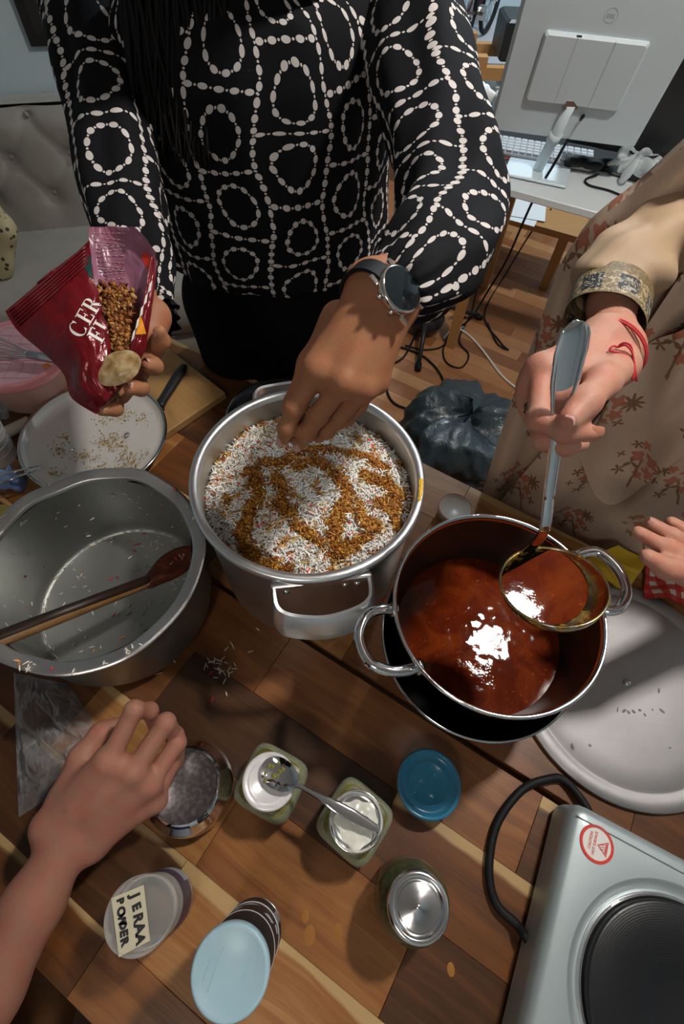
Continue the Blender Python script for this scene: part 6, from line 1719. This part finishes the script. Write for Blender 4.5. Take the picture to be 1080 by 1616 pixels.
H2.chain([wc2] + Zs_([(966, 480, .522), (978, 440, .540), (1010, 402, .562), (1070, 358, .592), (1160, 296, .635)]), [.0215, .023, .026, .031, .036, .040], .010)
H2.cap(zc(1160, 296, .635), s2, .04, .045, .012)
for q in m2[:3]: H2.ell(np.array(q + back * .004), (.0078,) * 3, k=.008)
v1, f1_ = H2.mesh(.0022)
H3 = SDF()
w3 = Zs_([(1130, 915, .60), (1150, 890, .61)])
m3 = Zs_([(1092, 885, .580), (1103, 868, .588), (1116, 852, .596), (1128, 838, .605)])
f3 = [Zs_([(1092, 885, .580), (1046, 862, .572), (1008, 840, .568)]), Zs_([(1103, 868, .588), (1060, 846, .584), (1028, 826, .584)]), Zs_([(1116, 852, .596), (1082, 838, .598), (1060, 824, .60)]), Zs_([(1128, 838, .605), (1104, 824, .61), (1086, 812, .615)])]
t3 = Zs_([(1120, 912, .585), (1085, 905, .568), (1052, 896, .556), (1022, 878, .552)])
hand(H3, w3, m3, f3, t3)
e3 = P2 + Vector((.14, -.13, 1.12)); s3 = P2 + Vector((.19, -.02, 1.36))
H3.chain([w3[0].lerp(w3[1], .5), e3, s3], [.027, .038, .046], .012)
v2, f2_ = H3.mesh(.0024)
Bd = SDF()
for (z, a, b) in ((.95, .17, .12), (1.10, .14, .10), (1.25, .16, .11), (1.34, .16, .09)): Bd.ell(P2 + Vector((0, 0, z)), (a, b, .12), Matrix.Rotation(TA, 3, 'Z').transposed(), k=.05)
Bd.cap(s2, s3, .052, .052, .05)
hd2 = P2 + Vector((-.03, -.02, 1.56))
Bd.cap(P2 + Vector((0, 0, 1.40)), hd2, .05, .055, .03); Bd.ell(hd2 + Vector((0, 0, .035)), (.078, .09, .105), k=.03); Bd.ell(hd2 + Vector((-.035, -.035, -.035)), (.05, .05, .058), k=.03)
Bd.cap(hd2 + Vector((-.06, -.065, .01)), hd2 + Vector((-.072, -.078, -.02)), .010, .014, .01)
for sx_ in (-1, 1): Bd.chain([P2 + U * (.085 * sx_) + Vector((0, 0, .92)), P2 + U * (.09 * sx_) + Vector((0, 0, .08))], [.09, .04], .03); Bd.cap(P2 + U * (.09 * sx_) + Vector((0, 0, .035)), P2 + U * (.10 * sx_) - N * .14 + Vector((0, 0, .03)), .032, .026, .02)
v3, f3_ = Bd.mesh(.009)
V, F = join([(v1, f1_), (v2, f2_), (v3, f3_)]); body2 = link_mesh('body', np_mesh(V, F, 'body'), SKIN2, p2)
nail(body2, f2[0][3], f2[0][2], back + up * .5, .0055, .008, NAILP); nail(body2, t2[3], t2[2], back, .006, .008)
nail(body2, f3[1][2], f3[1][1], back + up * .4, .0050, .0085)
rgc = Vector(f2[1][0]).lerp(f2[1][1], .42)
m = MB(); dd = (f2[1][1] - f2[1][0]).normalized(); sa = dd.cross(back).normalized(); sb2 = dd.cross(sa)
m.tube([rgc + sa * (.0118 * math.cos(a)) + sb2 * (.0118 * math.sin(a)) for a in np.linspace(0, 2 * PI, 25)], .0011, 6, cap=False)
rg = m.build('finger_ring', STEEL_D, p2); gp = zc(834, 642, .452)
s = SDF(); s.ell(gp, (.0042, .0042, .0035)); V, F = s.mesh(.0008); link_mesh('ring_stone', np_mesh(V, F, 'ring_stone'), plain('dark_stone', (.05, .055, .05), .2), rg)
# red thread round the wrist
tcn = zc(968, 552, .492); ta_ = (wc2 - zc(905, 600, .46)).normalized(); tb_ = ta_.cross(back).normalized(); td_ = ta_.cross(tb_)
RT = plain('red_thread', (.55, .035, .045), .7)
m = MB()
for k in range(2): m.tube([tcn + ta_ * (.003 * k) + tb_ * (.0330 * math.cos(a)) + td_ * (.0275 * math.sin(a)) for a in np.linspace(0, 2 * PI, 41)], .0011, 6, cap=False)
kp = zc(975, 548, .4585)
m.tube(smooth_path([kp, zc(985, 541, .4535), zc(996, 546, .4535), zc(1000, 565, .4555), zc(1003, 590, .4575)], 6), .0010, 6)
m.tube(smooth_path([kp, zc(988, 545, .4535), zc(998, 556, .4535), zc(1001, 578, .4555), zc(999, 600, .4575)], 6), .0010, 6)
m.tube(smooth_path([kp, zc(968, 546, .4535), zc(963, 553, .4545), zc(975, 556, .4555), zc(990, 560, .4555)], 6), .0010, 6)
for k in range(6): m.tube([zc(1000 + k % 3, 570, .4555), zc(998 + 1.6 * k, 598 + (k * 7) % 6, .458)], .0006, 5)
s = SDF(); s.ell(kp, (.004, .004, .004)); m.build('red_thread', RT, p2)
# sleeve and brocade cuff
s2p = smooth_path(Zs_([(962, 470, .528), (974, 442, .538), (1000, 412, .556), (1044, 376, .580), (1096, 338, .605), (1160, 296, .635), (1240, 210, .70)]), 8)
def s2fold(v, a): return .10 * math.sin(2 * a + 12 * v) * math.sin(PI * min(1, v * 1.4)) + .05 * math.sin(5 * a - 16 * v) + .07 * math.sin(v * 24 + 3 * math.sin(a)) * (v < .8)
q = cloth_tube(s2p, back.cross(s2p[-1] - s2p[0]).normalized(), [.037, .043, .045, .047, .051, .058, .068], [.032, .039, .042, .045, .048, .054, .062], 72, s2fold)
uv_mesh('blouse_sleeve', [q], SLEEVE2, p2)
cpts = smooth_path(Zs_([(953, 507, .513), (958, 490, .519), (964, 470, .527), (968, 458, .531)]), 5)
q = cloth_tube(cpts, back.cross(cpts[-1] - cpts[0]).normalized(), [.0405, .0408, .041, .040], [.035, .0352, .035, .034], 64, lambda v, a: .012 * math.sin(5 * a))
uv_mesh('sleeve_cuff', [q], BROCADE, p2)
sl3 = smooth_path([w3[0].lerp(e3, .35), w3[0].lerp(e3, .7), e3, s3], 8)
q = cloth_tube(sl3, Vector((0, 0, 1)), [.042, .052, .06, .068], [.042, .05, .058, .066], 48, s2fold); uv_mesh('blouse_sleeve', [q], SLEEVE2, p2)
# saree sheets, hanging in front of the body beyond the table edge
def on_plane(px, py, n0):
    a = zc(px, py, 1.0) - Vector((0, 0, CAM_H)); t_ = (n0) / (a.dot(N)); return Vector((0, 0, CAM_H)) + a * t_
def sheet(A, B, n0, fold, nu=70, nv=70, uvrot=0.0, uvo=(0, 0), dn=lambda u, v: 0):
    """cloth between two edges given where they are seen; hangs near the vertical plane n = n0"""
    def fn(u, v):
        a, b = spline2(A, v), spline2(B, v); p = a * (1 - u) + b * u
        q = on_plane(p[0], p[1], n0 + dn(u, v)); return q + N * fold(u, v)
    m = MB(); m.grid(fn, nu, nv); UV = []
    for p in m.v:
        s_, z_ = p.dot(U), p.z; UV.append((uvo[0] + s_ * math.cos(uvrot) - z_ * math.sin(uvrot), uvo[1] + s_ * math.sin(uvrot) + z_ * math.cos(uvrot)))
    return m.v, m.f, UV
pieces = []
# back sheet: a vertical fall at the left, its edge rolled
pieces.append(sheet([(1105, 205), (1000, 303), (902, 388), (848, 520), (800, 655), (762, 775), (735, 870)], [(1560, -60), (1560, 200), (1560, 380), (1500, 560), (1400, 740), (1300, 900), (1250, 1000)], .705,
    lambda u, v: .022 * math.sin(u * 22 + 2 * v) * min(1, u * 6) + .035 * math.exp(-(u / .03) ** 2) + .012 * math.sin(u * 9 + 7 * v), uvrot=.12))
rollA = [(1105, 205), (1000, 303), (902, 388), (848, 520), (800, 655), (762, 775)]; rollB = [(1140, 245), (1045, 330), (935, 420), (880, 560), (828, 690), (792, 800)]
pieces.append(sheet(rollA, rollB, .690, lambda u, v: -.016 * math.sin(PI * u), 16, 60, uvrot=.6, uvo=(.03, .02)))
# middle sheet, edge running from lower left to upper right
pieces.append(sheet([(1180, 330), (1082, 428), (1000, 543), (930, 622), (866, 700), (797, 783), (740, 860)], [(1500, 300), (1480, 480), (1450, 600), (1400, 720), (1340, 830), (1260, 920), (1200, 1010)], .672,
    lambda u, v: .016 * math.sin(u * 17 - 5 * v + 1) + .010 * math.sin(u * 31 + 9 * v) + .006 * math.sin(v * 21 + u * 4), uvrot=.35, uvo=(.05, .03)))
# front swag with a curved hem
pieces.append(sheet([(1010, 555), (1080, 520), (1160, 480), (1260, 430)], [(906, 716), (972, 791), (1080, 710), (1260, 600)], .650, lambda u, v: .010 * math.sin(u * 9 + 4 * v) + .008 * math.sin(v * 15 - 5 * u), uvrot=.75, uvo=(.02, .07)))
uv_mesh('saree', pieces, SAREE, p2)
skz = [.03, .20, .45, .70, .90, 1.02]; 
q = cloth_tube(smooth_path([P2 + Vector((0, 0, z)) for z in skz], 6), U, [.25, .23, .21, .20, .18, .15], [.17, .16, .15, .145, .135, .11], 120, lambda v, a: (.10 - .09 * v) * math.sin(16 * a) + .03 * math.sin(7 * a))
q2 = cloth_tube(smooth_path([P2 + Vector((0, 0, z)) for z in (1.0, 1.10, 1.22, 1.32, 1.39, 1.42)], 5), U, [.155, .15, .17, .18, .12, .06], [.12, .115, .125, .11, .09, .06], 60, lambda v, a: .01 * math.sin(6 * a))
uv_mesh('skirt', [q], SAREE, p2); uv_mesh('bodice', [q2], SLEEVE2, p2)
m = MB()
for k in range(110):
    a = hr.uniform(0, 2 * PI)
    if math.cos(a - math.radians(225)) > .7: continue
    st_ = hd2 + Vector((0, 0, .06)); e = [st_ + Vector((.02 * math.cos(a), .02 * math.sin(a), .085)), st_ + Vector((.09 * math.cos(a), .103 * math.sin(a), .03)), st_ + Vector((.10 * math.cos(a) + .02, .11 * math.sin(a) + .02, -.08)), st_ + Vector((.07, .09, -.12)) + Vector((.03 * math.cos(a), .03 * math.sin(a), 0))]
    m.tube(smooth_path(e, 4), lerp_list([.009, .012, .011, .010], 13), 5)
m.build('hair', HAIR, p2)

# ---- the third helper, reaching in from the near left corner
Q0 = Vector((-.62, -.46, 0))
p3 = thing('person', Q0, 'person in black reaching a bare right arm in from the lower left corner', 'person')
H4 = SDF()
w4 = Zs_([(82, 1305, .605), (142, 1328, .615)])
m4 = Zs_([(172, 1200, .598), (212, 1216, .602), (236, 1236, .614), (244, 1262, .630)])
f4 = [Zs_([(172, 1200, .598), (212, 1120, .602), (236, 1122, .628), (246, 1150, .652)]), Zs_([(212, 1216, .602), (262, 1140, .612), (276, 1160, .640), (272, 1190, .660)]), Zs_([(236, 1236, .614), (280, 1172, .634), (280, 1205, .662)]), Zs_([(244, 1262, .630), (272, 1205, .650), (264, 1235, .674)])]
t4 = Zs_([(102, 1262, .618), (130, 1195, .628), (160, 1158, .645), (200, 1140, .662)])
hand(H4, w4, m4, f4, t4, 1.14)
e4 = zc(-110, 1720, .52); wc4 = zc(112, 1318, .61); s4 = Q0 + Vector((.17, .06, 1.36))
H4.chain([wc4, wc4.lerp(e4, .30), wc4.lerp(e4, .65), e4, s4], [.0275, .033, .039, .042, .052], .014)
for a, b in zip(m4, (w4[0], w4[0].lerp(w4[1], .4), w4[0].lerp(w4[1], .7), w4[1])): H4.cap(Vector(a) + back * .0095, Vector(a).lerp(Vector(b), .6) + back * .0155, .0028, .0022, .006)
for q in m4: H4.ell(np.array(q + back * .006), (.0085,) * 3, k=.008)
v1, f1_ = H4.mesh(.0025)
Bq = SDF()
for (z, a, b) in ((.95, .16, .11), (1.12, .15, .10), (1.28, .18, .115), (1.36, .18, .10)): Bq.ell(Q0 + Vector((0, 0, z)), (a, b, .12), k=.05)
sl4 = Q0 + Vector((-.19, .02, 1.36)); Bq.cap(s4, sl4, .055, .055, .05); Bq.chain([sl4, Q0 + Vector((-.24, .04, 1.10)), Q0 + Vector((-.20, .18, .92))], [.05, .04, .03], .02)
hd4 = Q0 + Vector((.0, .05, 1.58)); Bq.cap(Q0 + Vector((0, .01, 1.42)), hd4, .055, .058, .03); Bq.ell(hd4 + Vector((0, 0, .035)), (.078, .095, .11), k=.03); Bq.ell(hd4 + Vector((0, .05, -.035)), (.055, .05, .06), k=.03); Bq.cap(hd4 + Vector((0, .095, .01)), hd4 + Vector((0, .112, -.02)), .010, .014, .01)
for sx_ in (-1, 1): Bq.chain([Q0 + Vector((.09 * sx_, 0, .9)), Q0 + Vector((.095 * sx_, 0, .08))], [.085, .04], .03); Bq.cap(Q0 + Vector((.095 * sx_, -.02, .035)), Q0 + Vector((.105 * sx_, .15, .03)), .034, .028, .02)
v2, f2_ = Bq.mesh(.010)
V, F = join([(v1, f1_), (v2, f2_)]); link_mesh('body', np_mesh(V, F, 'body'), SKIN3, p3)
q = cloth_tube(smooth_path([Q0 + Vector((0, 0, z)) for z in (.86, .98, 1.12, 1.28, 1.38, 1.43)], 5), Vector((1, 0, 0)), [.20, .185, .175, .205, .17, .07], [.145, .135, .13, .14, .11, .065], 72, lambda v, a: .02 * math.sin(7 * a + 4 * v))
q2 = cloth_tube(smooth_path([s4 + Vector((-.05, -.01, .01)), s4, s4.lerp(e4, .3), s4.lerp(e4, .55)], 5), Vector((0, 1, 0)), [.075, .075, .072, .07], [.075, .073, .07, .07], 40, lambda v, a: .03 * math.sin(5 * a + 5 * v))
q3 = cloth_tube(smooth_path([sl4 + Vector((.05, 0, .01)), sl4, sl4 + Vector((-.03, .01, -.14))], 5), Vector((0, 1, 0)), [.07, .07, .066], [.07, .07, .066], 40)
uv_mesh('shirt', [q, q2, q3], TROUS, p3)
T_ = SDF(); T_.ell(Q0 + Vector((0, 0, .88)), (.19, .14, .13), k=.05)
for sx_ in (-1, 1): T_.chain([Q0 + Vector((.09 * sx_, 0, .86)), Q0 + Vector((.095 * sx_, 0, .07))], [.115, .07], .03)
V, F = T_.mesh(.010); link_mesh('trousers', np_mesh(V, F, 'trousers'), TROUS, p3)
m = MB()
for k in range(80):
    a = hr.uniform(0, 2 * PI)
    if math.sin(a) > .75: continue
    st_ = hd4 + Vector((0, 0, .06)); e = [st_ + Vector((.02 * math.cos(a), .02 * math.sin(a), .088)), st_ + Vector((.088 * math.cos(a), .106 * math.sin(a), .03)), st_ + Vector((.09 * math.cos(a), .10 * math.sin(a), -.06))]
    m.tube(smooth_path(e, 4), lerp_list([.010, .013, .008], 9), 5)
m.build('hair', HAIR, p3)
